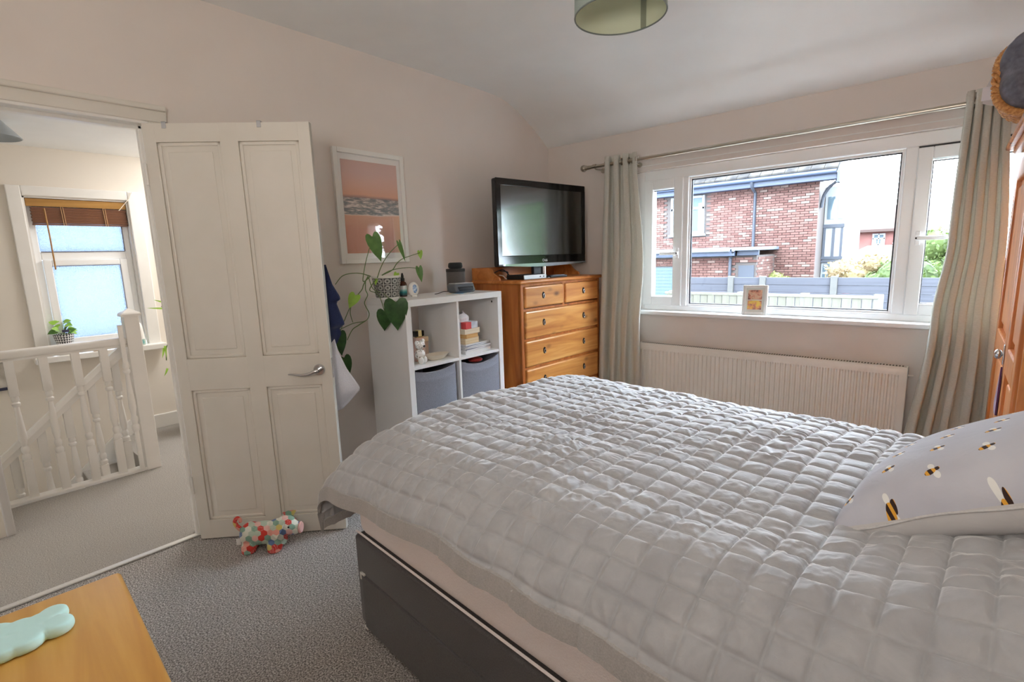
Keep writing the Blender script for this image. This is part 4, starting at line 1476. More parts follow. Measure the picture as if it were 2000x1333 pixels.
dc = lambda x, y: (ch.location.x + x * math.cos(DR) - y * math.sin(DR), ch.location.y + x * math.sin(DR) + y * math.cos(DR), CH)
stb = thing('set_top_box', 'slim black and silver set-top box on the chest below the television', 'media box', dc(-.135, .235), DR + R(-3))
link('body', bx((-.10, -.115, 0), (.075, .115, .032), .003), M['black_matte'], stb)
link('front_panel', bx((.074, -.115, .002), (.079, .115, .031), .002), M['silver'], stb, label='silver front panel')
bm = B()
for yy in (.05, .085):
    lathe(bm, [(0, .079), (.005, .079), (.005, .081), (0, .081)], (0, yy, .016), 10, cap=False, axis='X')
link('button', bm, M['black_matte'], stb)
rc = thing('remote_control', 'dark remote control lying on the chest right of the set-top box', 'remote control', dc(-.07, .50), DR + R(-8))
link('body', bx((-.02, -.085, .0), (.02, .085, .016), .006), M['black_matte'], rc)
link('key_pad', bx((-.014, -.06, .0155), (.014, .06, .018), .001), base('pale_blue_keys', (176, 192, 216), .4)[0], rc)
bm = B()
tube(bm, smooth_path([dc(-.36, .12)[:2] + (CH + .05,), dc(-.30, .15)[:2] + (CH + .07,), dc(-.27, .2)[:2] + (CH + .02,), dc(-.235, .24)[:2] + (CH + .012,)]), .004, 6)
tube(bm, smooth_path([dc(-.38, .2)[:2] + (CH + .06,), dc(-.30, .2)[:2] + (CH + .05,), dc(-.28, .17)[:2] + (CH + .01,), dc(-.24, .2)[:2] + (CH + .015,)]), .004, 6)
tag(link('cable', bm, M['dark'], None, smooth=180), 'black television cables looping behind the set-top box', 'cable')
tag(link('cable', tube(B(), smooth_path([dc(-.35, .16)[:2] + (CH + .03,), dc(-.29, .14)[:2] + (CH + .025,), dc(-.25, .13)[:2] + (CH + .006,), dc(-.25, .19)[:2] + (CH + .004,)]), .004, 6), M['gloss_white'], None, smooth=180), 'white cable beside the black cables on the chest', 'cable')

# ------------------------------------------------------------------ BED
BA = R(-4.4)
BO = Vector((-1.57, .875, 0))
BL, BW = 1.86, 1.37
bed = thing('divan_bed', 'charcoal fabric divan bed base with drawer', 'bed', BO, BA)
bm = bx((0, 0, .02), (BL, BW, .375), .012, 3)
link('base', bm, M['divan'], bed, smooth=40)
dw = link('drawer', bx((.045, -.008, .022), (.80, .01, .236), .004), M['divan'], bed)
link('drawer', bx((.86, -.008, .022), (1.6, .01, .236), .004), M['divan'], bed)
bm = B()
box(bm, (.036, -.0085, .215), (.044, -.001, .243), .001)
box(bm, (.036, -.0085, .236), (.066, -.001, .243), .001)
box(bm, (.036, -.0085, .015), (.060, -.001, .024), .001)
link('corner_protector', bm, M['gloss_white'], bed, label='white drawer corner clips')
bm = B()
for px_, py_ in ((.08, .08), (.08, BW - .08), (BL - .08, .08), (BL - .08, BW - .08)):
    lathe(bm, [(0, 0), (.02, 0), (.02, .03), (0, .03)], (px_, py_, 0), 10, cap=False)
link('caster', bm, M['black_matte'], bed)
mat_ = thing('mattress', 'pale mattress between the charcoal base and the grey quilt', 'mattress', tuple(BO + Vector((0, 0, .375))), BA)
bm = bx((.01, .004, 0), (BL, BW - .01, .255), .055, 5)
link('mattress', bm, M['mattress'], mat_, smooth=50)
link('piping', tube(B(), [(.02, .001, .02), (BL - .02, .001, .02)], .004, 6), M['mattress'], mat_)


def make_quilt():
    q = thing('quilted_bedspread', 'grey velvet square-quilted bedspread covering the bed', 'bedspread', tuple(BO), BA)
    cell = .066
    na, nb = 620, 600
    # arclength along the bed (a, from foot) and across (b, from the near hem)
    A0, A1 = -.32, 1.84
    B0, B1 = 0.0, 2.14
    a = np.linspace(A0, A1, na)
    b_ = np.linspace(B0, B1, nb)

    def curve(pts, s):
        pts = np.array(pts, float)
        seg = np.r_[0, np.cumsum(np.hypot(*np.diff(pts, axis=0).T))]
        return np.interp(s, seg, pts[:, 0]), np.interp(s, seg, pts[:, 1]), seg[-1]
    ph = np.linspace(R(64), 0, 40)
    T = .745
    near = [(.235 - .300 * math.sin(p), .49 + (T - .49) * math.cos(p)) for p in ph]
    near += [(.4, T + .006), (.7, T + .012), (1.0, T + .004), (1.20, T - .012)]
    ph2 = np.linspace(0, R(88), 30)
    near += [(1.22 + .22 * math.sin(p), .55 + (T - .02 - .55) * math.cos(p)) for p in ph2]
    near += [(1.445, .40)]
    V, ZB, Lb = curve(near, b_)
    ph = np.linspace(R(88), 0, 30)
    foot = [(-.085, .44)] + [(.035 - .115 * math.sin(p), .52 + .225 * math.cos(p)) for p in ph] + [(.3, .745), (1.9, .745)]
    fp = np.array(foot)
    seg = np.r_[0, np.cumsum(np.hypot(*np.diff(fp, axis=0).T))]
    s = a - A0
    U = np.interp(s, seg, fp[:, 0])
    ZA = np.interp(s, seg, fp[:, 1])
    UU, VV = np.meshgrid(U, V, indexing='ij')
    dA = (.745 - ZA)[:, None] * np.ones((1, nb))
    dB = (.745 - ZB)[None, :] * np.ones((na, 1))
    pos = np.maximum(dA, 0)
    posB = np.maximum(dB, 0)
    drop = (pos ** 3 + posB ** 3) ** (1 / 3.) + np.minimum(dB, 0)
    drop = np.minimum(drop, .30 + 0 * drop)
    Z = .745 - drop
    # the hem hangs lower at the foot corner and the quilt rises over the pillows at the head
    u = UU
    v = VV
    hemw = np.clip((.25 - v) / .30, 0, 1)
    Z = Z - hemw * np.clip((.55 - u) / .6, 0, 1) * .055 + hemw * np.clip((u - .7) / .6, 0, 1) * .015
    sm = np.clip((u - 1.38) / .42, 0, 1)
    sm = sm * sm * (3 - 2 * sm)
    acr = np.clip(v / .25, 0, 1) * np.clip((1.45 - v) / .25, 0, 1)
    Z = Z + .085 * sm * acr
    X = UU.copy()
    Y = VV.copy()
    # corner flares out a little
    cw = np.clip((.12 - u) / .2, 0, 1) * np.clip((.15 - v) / .2, 0, 1)
    X = X - .035 * cw
    Y = Y - .03 * cw
    # slow undulation
    rng = np.random.RandomState(5)

    def fbm(Xs, Ys, f, oct=3):
        out = np.zeros_like(Xs)
        for o in range(oct):
            for _ in range(5):
                th = rng.uniform(0, 2 * PI)
                ff = f * 2 ** o * rng.uniform(.7, 1.3)
                out += np.sin(ff * (Xs * math.copysign(abs(math.cos(th)) ** .8, math.cos(th)) + Ys * math.sin(th)) + rng.uniform(0, 6.28)) / (5 ** .5) / 1.9 ** o
        return out
    aa, bb = np.meshgrid(a, b_, indexing='ij')
    Z += .0050 * fbm(aa, bb, 9, 2) * (1 - .5 * hemw)
    hang = np.clip((.16 - v) / .2, 0, 1)
    Y += -.006 * hang * np.sin(aa * 21 + 1.0 * np.sin(aa * 7)) * hang
    # puffed cells: stitched lines wander a little with the cloth
    wa = aa + .004 * fbm(aa, bb, 6, 1)
    wb = bb + .004 * fbm(bb, aa, 6, 1) - .02 * np.sin(aa * 1.3)
    ca = np.abs(np.sin(PI * wa / cell))
    cb = np.abs(np.sin(PI * wb / cell))
    dl = np.arcsin(np.minimum(ca, cb)) / PI * cell
    puff = .68 * (1 - np.exp(-dl / .0042)) + .32 * (ca * cb) ** .6
    ia = np.floor(wa / cell).astype(int)
    ib = np.floor(wb / cell).astype(int)
    hsh = np.sin(ia * 12.9898 + ib * 78.233) * 43758.5453
    hsh = hsh - np.floor(hsh)
    amp = .0135 * (.7 + .5 * hsh) * (1 - .25 * hang)
    # small creases inside the cells: ridged noise, stronger in some patches than in others
    def vnoise(Xs, Ys, f, seed):
        r_ = np.random.RandomState(seed)
        G = r_.rand(97, 97)
        x_, y_ = Xs * f, Ys * f
        xi, yi = np.floor(x_).astype(int), np.floor(y_).astype(int)
        fx, fy = x_ - xi, y_ - yi
        fx, fy = fx * fx * (3 - 2 * fx), fy * fy * (3 - 2 * fy)
        g = lambda p, q_: G[p % 97, q_ % 97]
        return (g(xi, yi) * (1 - fx) + g(xi + 1, yi) * fx) * (1 - fy) + (g(xi, yi + 1) * (1 - fx) + g(xi + 1, yi + 1) * fx) * fy
    wr = np.zeros_like(aa)
    wx_ = aa + .03 * (vnoise(aa, bb, 9, 40) - .5)
    wy_ = bb + .03 * (vnoise(aa, bb, 9, 41) - .5)
    for o_, (th, f, am, st_) in enumerate(((.5, 34, 1.0, 2.2), (-.9, 46, .8, 2.0), (1.5, 40, .6, 2.6), (.1, 80, .4, 1.6))):
        p_ = wx_ * math.cos(th) + wy_ * math.sin(th)
        q_ = -wx_ * math.sin(th) + wy_ * math.cos(th)
        n_ = 1 - np.abs(2 * vnoise(p_ / st_, q_, f, 50 + o_) - 1)
        msk = np.clip(vnoise(aa, bb, 6, 60 + o_) * 2.2 - .6, 0, 1)
        wr += am * (n_ - .5) * msk
    disp = amp * puff + .0080 * wr * puff * (1 - .4 * hang)
    # displace along normals
    P = np.stack([X, Y, Z], -1)
    du = np.gradient(P, axis=0)
    dv = np.gradient(P, axis=1)
    nn = np.cross(du, dv)
    nn /= np.linalg.norm(nn, axis=-1, keepdims=True) + 1e-9
    nn *= np.sign(nn[..., 2:3] + .3)
    P = P + nn * disp[..., None]
    me = bpy.data.meshes.new('quilt')
    idx = np.arange(na * nb).reshape(na, nb)
    quads = np.stack([idx[:-1, :-1], idx[1:, :-1], idx[1:, 1:], idx[:-1, 1:]], -1).reshape(-1, 4)
    me.vertices.add(na * nb)
    me.vertices.foreach_set('co', P.reshape(-1))
    me.loops.add(quads.size)
    me.loops.foreach_set('vertex_index', quads.reshape(-1))
    me.polygons.add(len(quads))
    me.polygons.foreach_set('loop_start', np.arange(0, quads.size, 4))
    me.polygons.foreach_set('use_smooth', np.ones(len(quads), bool))
    me.update()
    me.validate()
    me.materials.append(M['quilt'])
    o = bpy.data.objects.new('cover', me)
    C.objects.link(o)
    o.parent = q
    # flat binding along the hem
    for nme, line, side in (('binding', P[:, 0, :], 0), ('binding', P[0, :, :], 1)):
        bmm = B()
        prev = None
        L = len(line)
        for i in range(0, L, 3):
            p = Vector(line[i])
            if side == 0:
                d = Vector((0, -.010, -.044))
                t = Vector((0, .012, 0))
            else:
                d = Vector((-.004, 0, -.030))
                t = Vector((.012, 0, 0))
            cur = [bmm.verts.new(p - d * .12 - t * .4), bmm.verts.new(p + d - t * .2), bmm.verts.new(p + d + t * .5), bmm.verts.new(p - d * .12 + t * .5)]
            if prev:
                for k in range(4):
                    bmm.faces.new((prev[k], prev[(k + 1) % 4], cur[(k + 1) % 4], cur[k]))
            else:
                bmm.faces.new(cur)
            prev = cur
        bmm.faces.new(prev[::-1])
        link(nme, bmm, M['quilt_edge'], q, smooth=60)
    return q


make_quilt()


# bee cushion
def bee_mat():
    m, nt, b = base('bee_print_cotton', (196, 198, 210), .8, sheen=.15, spec=.2)
    v = coords(nt, 'Object')
    sp = N(nt, 'ShaderNodeSeparateXYZ')
    nt.links.new(v, sp.inputs[0])
    px, py = .088, .082
    row = math_n(nt, 'FLOOR', math_n(nt, 'DIVIDE', sp.outputs[0], px))
    sh_ = math_n(nt, 'MULTIPLY', math_n(nt, 'MODULO', math_n(nt, 'ABSOLUTE', row), 2.0), py * .5)
    fx = math_n(nt, 'MULTIPLY', math_n(nt, 'SUBTRACT', math_n(nt, 'FRACT', math_n(nt, 'DIVIDE', sp.outputs[0], px)), .5), px)
    fy = math_n(nt, 'MULTIPLY', math_n(nt, 'SUBTRACT', math_n(nt, 'FRACT', math_n(nt, 'DIVIDE', math_n(nt, 'ADD', math_n(nt, 'ADD', sp.outputs[1], .028), sh_), py)), .5), py)
    # bee axis tilted
    c, s = math.cos(R(28)), math.sin(R(28))
    ux = math_n(nt, 'ADD', math_n(nt, 'MULTIPLY', fx, c), math_n(nt, 'MULTIPLY', fy, s))
    uy = math_n(nt, 'SUBTRACT', math_n(nt, 'MULTIPLY', fy, c), math_n(nt, 'MULTIPLY', fx, s))

    def ell(cx, cy, rx, ry):
        dx = math_n(nt, 'DIVIDE', math_n(nt, 'SUBTRACT', ux, cx), rx)
        dy = math_n(nt, 'DIVIDE', math_n(nt, 'SUBTRACT', uy, cy), ry)
        return math_n(nt, 'LESS_THAN', math_n(nt, 'ADD', math_n(nt, 'MULTIPLY', dx, dx), math_n(nt, 'MULTIPLY', dy, dy)), 1.0)
    wings = math_n(nt, 'MAXIMUM', ell(.003, .0105, .0055, .0080), ell(.003, -.0105, .0055, .0080))
    body = math_n(nt, 'MAXIMUM', ell(-.004, 0, .0105, .0062), ell(.009, 0, .005, .0042))
    st_ = math_n(nt, 'GREATER_THAN', math_n(nt, 'SINE', math_n(nt, 'MULTIPLY', math_n(nt, 'ADD', ux, .0005), 480.0)), .15)
    n_ = N(nt, 'ShaderNodeTexNoise', Scale=7.0, Detail=3.0)
    nt.links.new(v, n_.inputs['Vector'])
    col = ramp(nt, n_.outputs['Fac'], [(.35, (194, 195, 206)), (.65, (204, 205, 214))])
    col = mixc(nt, wings, col, (240, 240, 238))
    col = mixc(nt, body, col, mixc(nt, st_, (62, 46, 42), (232, 170, 66)))
    top = math_n(nt, 'GREATER_THAN', sp.outputs[2], .004)
    col = mixc(nt, top, (206, 204, 204), col)
    nt.links.new(col, b.inputs['Base Color'])
    n2 = N(nt, 'ShaderNodeTexNoise', Scale=18.0, Detail=4.0, Distortion=1.0)
    nt.links.new(v, n2.inputs['Vector'])
    bump(nt, b, n2.outputs['Fac'], .25, .012)
    return m


cx = thing('bee_cushion', 'pale grey cushion printed with bumblebees lying on the quilt', 'cushion', (.115, 1.405, .872))
cx.rotation_euler = (R(0), R(-31), R(-12))
PA, PB, PT = .26, .245, .105


def cush(u, v, sgn):
    s, t = 2 * u - 1, 2 * v - 1
    e = max(0, 1 - abs(s) ** 2.8) ** .45 * max(0, 1 - abs(t) ** 2.8) ** .45
    pin = 1 - .07 * (1 - abs(s)) * 1.0 * (abs(t) ** 4) 
    pin2 = 1 - .07 * (1 - abs(t)) * (abs(s) ** 4)
    return Vector((s * PA * pin2, t * PB * pin, sgn * PT * e * (1 if sgn > 0 else .75) + .006 * math.sin(7 * s + 3 * t) * (abs(s) ** 3 + abs(t) ** 3) * .5))


bm = B()
grid_mesh(bm, lambda u, v: cush(u, v, 1), 48, 48)
grid_mesh(bm, lambda u, v: cush(u, v, -1), 48, 48)
bmesh.ops.remove_doubles(bm, verts=bm.verts[:], dist=.0004)
link('cover', bm, bee_mat(), cx, smooth=180)
loop = [cush(i / 40, 0, 1) for i in range(41)] + [cush(1, i / 40, 1) for i in range(1, 41)] + [cush(1 - i / 40, 1, 1) for i in range(1, 41)] + [cush(0, 1 - i / 40, 1) for i in range(1, 40)]
link('piping', tube(B(), loop, .0028, 6, closed=True), fabric('grey_piping', (198, 196, 196), (208, 206, 206), 200), cx, smooth=180)

# ------------------------------------------------------------------ WARDROBE (right)
M['pine_w'] = pine('wardrobe_pine', (214, 142, 74), (196, 118, 54), (160, 86, 36), (1.6, 1.6, .12))
wx = .192
wd = thing('wardrobe', 'honey pine panelled wardrobe beside the window curtain', 'wardrobe', (.47, 2.85, 0))
Y0, Y1, WH = 2.285, 3.44, 1.80
link('carcass', bx((wx + .02, Y0, 0), (XR - .01, Y1, WH), .004), M['pine_w'], wd, world=True)
bm = B()
box(bm, (wx - .002, Y0 - .004, WH - .085), (wx + .02, Y1 + .004, WH), .004)
box(bm, (wx - .03, Y0 - .03, WH - .04), (XR - .01, Y1 + .03, WH - .02), .008)
box(bm, (wx - .055, Y0 - .05, WH - .02), (XR - .01, Y1 + .05, WH + .005), .008)
link('cornice', bm, M['pine_w'], wd, world=True)
bm = B()
box(bm, (wx, Y0, 0), (wx + .022, Y0 + .03, WH), .003)
box(bm, (wx, Y1 - .05, 0), (wx + .022, Y1, WH), .003)
box(bm, (wx, Y0, 0), (wx + .022, Y1, .10), .003)
link('face_frame', bm, M['pine_w'], wd, world=True)
YM = 2.745
for y0_, y1_, side in ((YM + .002, Y1 - .052, 1), (Y0 + .032, YM - .002, -1)):
    b_ = B()
    st = .075
    x0_, x1_ = wx - .012, wx + .014
    for lo, hi in (((x0_, y0_, .10), (x1_, y0_ + st, WH - .09)), ((x0_, y1_ - st, .10), (x1_, y1_, WH - .09)), ((x0_, y0_ + st, .10), (x1_, y1_ - st, .20)), ((x0_, y0_ + st, WH - .18), (x1_, y1_ - st, WH - .09)), ((x0_, y0_ + st, .845), (x1_, y1_ - st, .945))):
        box(b_, lo, hi, .006)
    dr = link('wardrobe_door', b_, M['pine_w'], wd, world=True)
    for z0_, z1_ in ((.20, .845), (.945, WH - .18)):
        b_ = bx((wx + .006, y0_ + st - .004, z0_ - .004), (wx + .012, y1_ - st + .004, z1_ + .004))
        box(b_, (wx - .004, y0_ + st + .03, z0_ + .03), (wx + .010, y1_ - st - .03, z1_ - .03), .008)
        b_.transform(Matrix.Translation(-Vector(wd.location)))
        link('door_panel', b_, M['pine_h'] if False else M['pine_w'], dr)
    if side > 0:
        b_ = B()
        box(b_, (x0_ - .004, y0_ + .012, .865), (x0_, y0_ + .040, .945), .002)
        ellipsoid(b_, (x0_ - .018, y0_ + .026, .905), (.013, .012, .020))
        tube(b_, [(x0_, y0_ + .026, .905), (x0_ - .016, y0_ + .026, .905)], .005, 8)
        b_.transform(Matrix.Translation(-Vector(wd.location)))
        link('handle', b_, M['chrome'], dr, smooth=50, label='ornate silver handle')
pc_ = B()
pts = [(2.735, .86), (2.84, .70), (2.85, .67), (2.80, .655), (2.735, .66)]
mt = Matrix(((0, 0, 1, wx - .020), (1, 0, 0, 0), (0, 1, 0, 0), (0, 0, 0, 1)))
prism(pc_, pts, .006, mt)
tag(link('purple_cloth', pc_, fabric('purple_cloth', (84, 50, 84), (104, 64, 100), 200)), 'corner of purple cloth caught in the wardrobe door', 'cloth')

# basket with grey cloth on the wardrobe
bk = thing('wicker_basket', 'honey wicker basket overhanging the top of the wardrobe', 'basket', (.262, 3.055, WH + .152), R(5))
bk.rotation_euler = (R(70), 0, R(5))
M['wicker'] = noisy('honey_wicker', (216, 158, 92), (172, 110, 54), 90, .5, stretch=(1, 1, 1))
bm = B()
rx_, ry_ = .205, .165


def oval(t, k=1.0):
    c, s = math.cos(t), math.sin(t)
    p = 2 / 3.2
    return (rx_ * k * math.copysign(abs(c) ** p, c), ry_ * k * math.copysign(abs(s) ** p, s))


for rowk in range(7):
    zz = .008 + rowk * .014
    k = .88 + .02 * rowk
    pts = []
    for i in range(120):
        t = 2 * PI * i / 120
        x, y = oval(t, k)
        w = .005 * (1 if (i // 2 + rowk) % 2 else -1)
        l = math.hypot(x, y)
        pts.append((x + x / l * w, y + y / l * w, zz))
    tube(bm, pts, .0072, 6, closed=True)
link('woven_side', bm, M['wicker'], bk, smooth=180, kind='stuff')
bm = B()
for ph_ in (0, 2 * PI / 3, 4 * PI / 3):
    pts = []
    for i in range(240):
        t = 2 * PI * i / 240
        x, y = oval(t, 1.02)
        l = math.hypot(x, y)
        q = t * 34 + ph_
        pts.append((x + x / l * .010 * math.cos(q), y + y / l * .010 * math.cos(q), .112 + .010 * math.sin(q)))
    tube(bm, pts, .0075, 6, closed=True)
link('braided_rim', bm, M['wicker'], bk, smooth=180)
link('basket_floor', lathe(B(), [(0, 0), (.14, 0), (.14, .006), (0, .006)], n=24, cap=False), M['wicker'], bk)
gc = thing('grey_fabric', 'crumpled dark grey fabric heaped in the wicker basket', 'fabric', (.262, 3.055, WH + .152), R(5))
gc.rotation_euler = (R(70), 0, R(5))


def heap(u, v):
    t = 2 * PI * u
    x, y = oval(t, .93 * math.sin(v * PI / 2) ** .7)
    zz = .06 + .11 * math.cos(v * PI / 2) ** .8 + .05 * max(0, y / ry_)
    y *= 1 + .16 * max(0, y / ry_)
    x *= 1 + .08 * max(0, y / ry_)
    p = Vector((x, y, zz))
    nz = noise.fractal(p * 7 + Vector((3, 1, 2)), .9, 2, 4) * .035 + .018 * math.sin(9 * x + 14 * zz)
    return p + Vector((x * .15, y * .15, 1)).normalized() * nz * (.3 + math.sin(v * PI)) + Vector((-.03 * math.sin(v * PI), 0, 0))


bm = grid_mesh(B(), heap, 90, 40, True)
bmesh.ops.remove_doubles(bm, verts=bm.verts[:], dist=.0005)
o = link('cloth', bm, fabric('dark_grey_satin', (92, 92, 102), (118, 118, 130), 40, rough=.45, sheen=.2), gc, smooth=180)
bm = ellipsoid(B(), (-.05, .11, .18), (.035, .03, .025))
o = link('white_patch', bm, M['gloss_white'], gc, smooth=180, label='white patch on the grey fabric')
tgo = thing('plastic_packet', 'clear plastic packet with white label at the side of the basket', 'packet', (.030, 3.10, WH + .12))
link('white_label', bx((-.004, -.02, .03), (.030, -.018, .085), .001), base('white_card_label', (222, 222, 232), .5)[0], tgo)
bm = B()
mt = Matrix(((1, 0, 0, 0), (0, 0, 1, -.016), (0, 1, 0, 0), (0, 0, 0, 1)))
prism(bm, [(.0, .02), (.05, .0), (.08, .22), (.055, .21), (.008, .09)], .003, mt)
link('sleeve', bm, base('milky_plastic', (196, 194, 198), .3)[0], tgo)

# ------------------------------------------------------------------ CEILING PENDANT
pd = thing('drum_pendant_lamp', 'sage grey drum lampshade hanging from the bedroom ceiling', 'lamp', (-.985, 1.765, 2.2))
SRd = .163
bm = lathe(B(), [(SRd, 0), (SRd, .205)], n=64, cap=False)
link('shade_outer', bm, fabric('sage_grey_shade', (150, 163, 158), (160, 172, 167), 300, sheen=.05), pd, smooth=180)
bm = lathe(B(), [(SRd - .0025, 0.001), (SRd - .0025, .205)], n=64, cap=False)
link('shade_lining', bm, base('olive_shade_lining', (206, 212, 188), .6)[0], pd, smooth=180)
bm = B()
for zz in (0, .205):
    tube(bm, [((SRd - .001) * math.cos(2 * PI * i / 64), (SRd - .001) * math.sin(2 * PI * i / 64), zz) for i in range(64)], .0028, 6, closed=True)
link('shade_ring', bm, base('shade_trim', (120, 128, 124), .6)[0], pd, smooth=180)
bm = B()
for k in range(3):
    a = 2 * PI * k / 3 + .4
    tube(bm, [(.02 * math.cos(a), .02 * math.sin(a), .165), (SRd * math.cos(a), SRd * math.sin(a), .203)], .002, 6)
link('fitter', bm, M['gloss_white'], pd)
link('bulb', lathe(B(), [(0, .055), (.018, .06), (.028, .08), (.026, .10), (.014, .13), (.013, .15), (0, .15)], n=20, cap=False), base('pearl_bulb', (236, 232, 220), .3)[0], pd, smooth=60)
link('lamp_holder', lathe(B(), [(0, .145), (.019, .145), (.019, .19), (.008, .205), (0, .205)], n=18, cap=False), M['gloss_white'], pd, smooth=40)
link('cord', tube(B(), [(0, 0, .20), (0, 0, .37)], .004, 8), M['gloss_white'], pd)
link('ceiling_rose', lathe(B(), [(0, .378), (.045, .378), (.043, .362), (.02, .352), (0, .352)], n=28, cap=False), M['gloss_white'], pd, smooth=40)
link('shade_seam', bx((.0, SRd - .006, .002), (.022, SRd - .0035, .204)), base('seam_tape', (140, 146, 128), .6)[0], pd)

# ------------------------------------------------------------------ BEDSIDE CABINET near the camera
cb = thing('bedside_cabinet', 'honey pine cabinet top in the near corner by the doorway', 'cabinet', (-1.492, .200, 0), R(-2.5))
bm = bx((0, -.52, .594), (.78, 0, .62), .012, 4)
es = [e for e in bm.edges if abs(e.verts[0].co.z - e.verts[1].co.z) > .004]
link('top_panel', bm, M['honey_top'], cb, smooth=40)
link('carcass', bx((.02, -.50, .03), (.76, -.02, .594), .004), M['pine_v'], cb)
for k, (z0_, z1_) in enumerate(((.41, .57), (.24, .395), (.06, .225))):
    d_ = link('drawer', bx((.05, -.025, z0_), (.73, -.008, z1_), .008), M['pine_h'], cb)
    b_ = ellipsoid(B(), (.39, .004, (z0_ + z1_) / 2), (.014, .014, .014))
    link('knob', b_, M['iron'], d_, smooth=180)
bm = B()
for x, y in ((.03, -.49), (.70, -.49), (.03, -.07), (.70, -.07)):
    box(bm, (x, y, 0), (x + .05, y + .04, .03))
link('foot', bm, M['pine_v'], cb)
cl = thing('cloud_coaster', 'pale cyan cloud-shaped pad lying on the near pine cabinet', 'ornament', (-1.36, .03, .62))
bm = B()
u_ = .0
blobs = [atZ(104, 1205, .63), atZ(112, 1226, .63), atZ(78, 1222, .63), atZ(38, 1236, .63), atZ(48, 1256, .63), atZ(8, 1272, .63), atZ(-30, 1260, .63), atZ(62, 1246, .63)]
rads = [.026, .028, .03, .032, .034, .034, .05, .03]
for p, r_ in zip(blobs, rads):
    q = p - Vector(cl.location)
    lathe(bm, [(0, .002), (r_ * .9, .002), (r_, .008), (r_, .016), (r_ * .92, .023), (r_ * .7, .025), (0, .025)], (q.x, q.y, 0), 24, cap=False)
o = link('pad', bm, base('pale_cyan_felt', (206, 246, 242), .8, sheen=.3)[0], cl, smooth=180)
rm = o.modifiers.new('weld', 'REMESH')
rm.mode = 'VOXEL'
rm.voxel_size = .003
rm.use_smooth_shade = True

# ------------------------------------------------------------------ PATCHWORK PIG
pig = thing('patchwork_toy_pig', 'patchwork fabric toy pig doorstop in front of the open door', 'toy', (-2.385, .885, 0), R(44))


def patch_mat():
    m, nt, b = base('patchwork_cotton', (200, 180, 160), .85, sheen=.2, spec=.2)
    v = coords(nt, 'Object', (1, 1, 1))
    # hexagon tiling: of two shifted grids keep the nearer cell centre, whose position is the patch's id
    sx = N(nt, 'ShaderNodeSeparateXYZ')
    nt.links.new(v, sx.inputs[0])
    hx_, hz_ = .029, .029 * 1.732
    px_ = math_n(nt, 'ADD', sx.outputs[0], math_n(nt, 'MULTIPLY', sx.outputs[1], .35))
    pz_ = math_n(nt, 'ADD', sx.outputs[2], math_n(nt, 'MULTIPLY', sx.outputs[1], .6))
    cand = []
    for o_ in (0.0, .5):
        cx_ = math_n(nt, 'MULTIPLY', math_n(nt, 'ADD', math_n(nt, 'ROUND', math_n(nt, 'SUBTRACT', math_n(nt, 'DIVIDE', px_, hx_), o_)), o_), hx_)
        cz_ = math_n(nt, 'MULTIPLY', math_n(nt, 'ADD', math_n(nt, 'ROUND', math_n(nt, 'SUBTRACT', math_n(nt, 'DIVIDE', pz_, hz_), o_)), o_), hz_)
        dx_, dz_ = math_n(nt, 'SUBTRACT', px_, cx_), math_n(nt, 'SUBTRACT', pz_, cz_)
        cand.append((cx_, cz_, math_n(nt, 'ADD', math_n(nt, 'MULTIPLY', dx_, dx_), math_n(nt, 'MULTIPLY', dz_, dz_))))
    near = math_n(nt, 'LESS_THAN', cand[1][2], cand[0][2])
    ix = math_n(nt, 'ADD', cand[0][0], math_n(nt, 'MULTIPLY', near, math_n(nt, 'SUBTRACT', cand[1][0], cand[0][0])))
    iz = math_n(nt, 'ADD', cand[0][1], math_n(nt, 'MULTIPLY', near, math_n(nt, 'SUBTRACT', cand[1][1], cand[0][1])))
    cb_ = N(nt, 'ShaderNodeCombineXYZ')
    nt.links.new(math_n(nt, 'ROUND', math_n(nt, 'DIVIDE', ix, hx_ / 2)), cb_.inputs[0])
    nt.links.new(math_n(nt, 'ROUND', math_n(nt, 'DIVIDE', iz, hz_ / 2)), cb_.inputs[1])
    vo = N(nt, 'ShaderNodeTexWhiteNoise')
    nt.links.new(cb_.outputs[0], vo.inputs['Vector'])
    sp = N(nt, 'ShaderNodeSeparateColor')
    nt.links.new(vo.outputs['Color'], sp.inputs[0])
    col = ramp(nt, sp.outputs[0], [(0, (206, 66, 58)), (.2, (226, 160, 146)), (.32, (138, 172, 154)), (.45, (222, 222, 208)), (.58, (216, 198, 120)), (.65, (104, 126, 168)), (.71, (190, 204, 186)), (.84, (230, 186, 178))], 'CONSTANT')
    v2 = N(nt, 'ShaderNodeTexVoronoi', Scale=210.0, Randomness=.2)
    nt.links.new(v, v2.inputs['Vector'])
    dots = math_n(nt, 'MULTIPLY', math_n(nt, 'LESS_THAN', v2.outputs['Distance'], .3), math_n(nt, 'GREATER_THAN', sp.outputs[1], .6))
    nt.links.new(mixc(nt, math_n(nt, 'MULTIPLY', dots, .6), col, (240, 236, 226)), b.inputs['Base Color'])
    return m


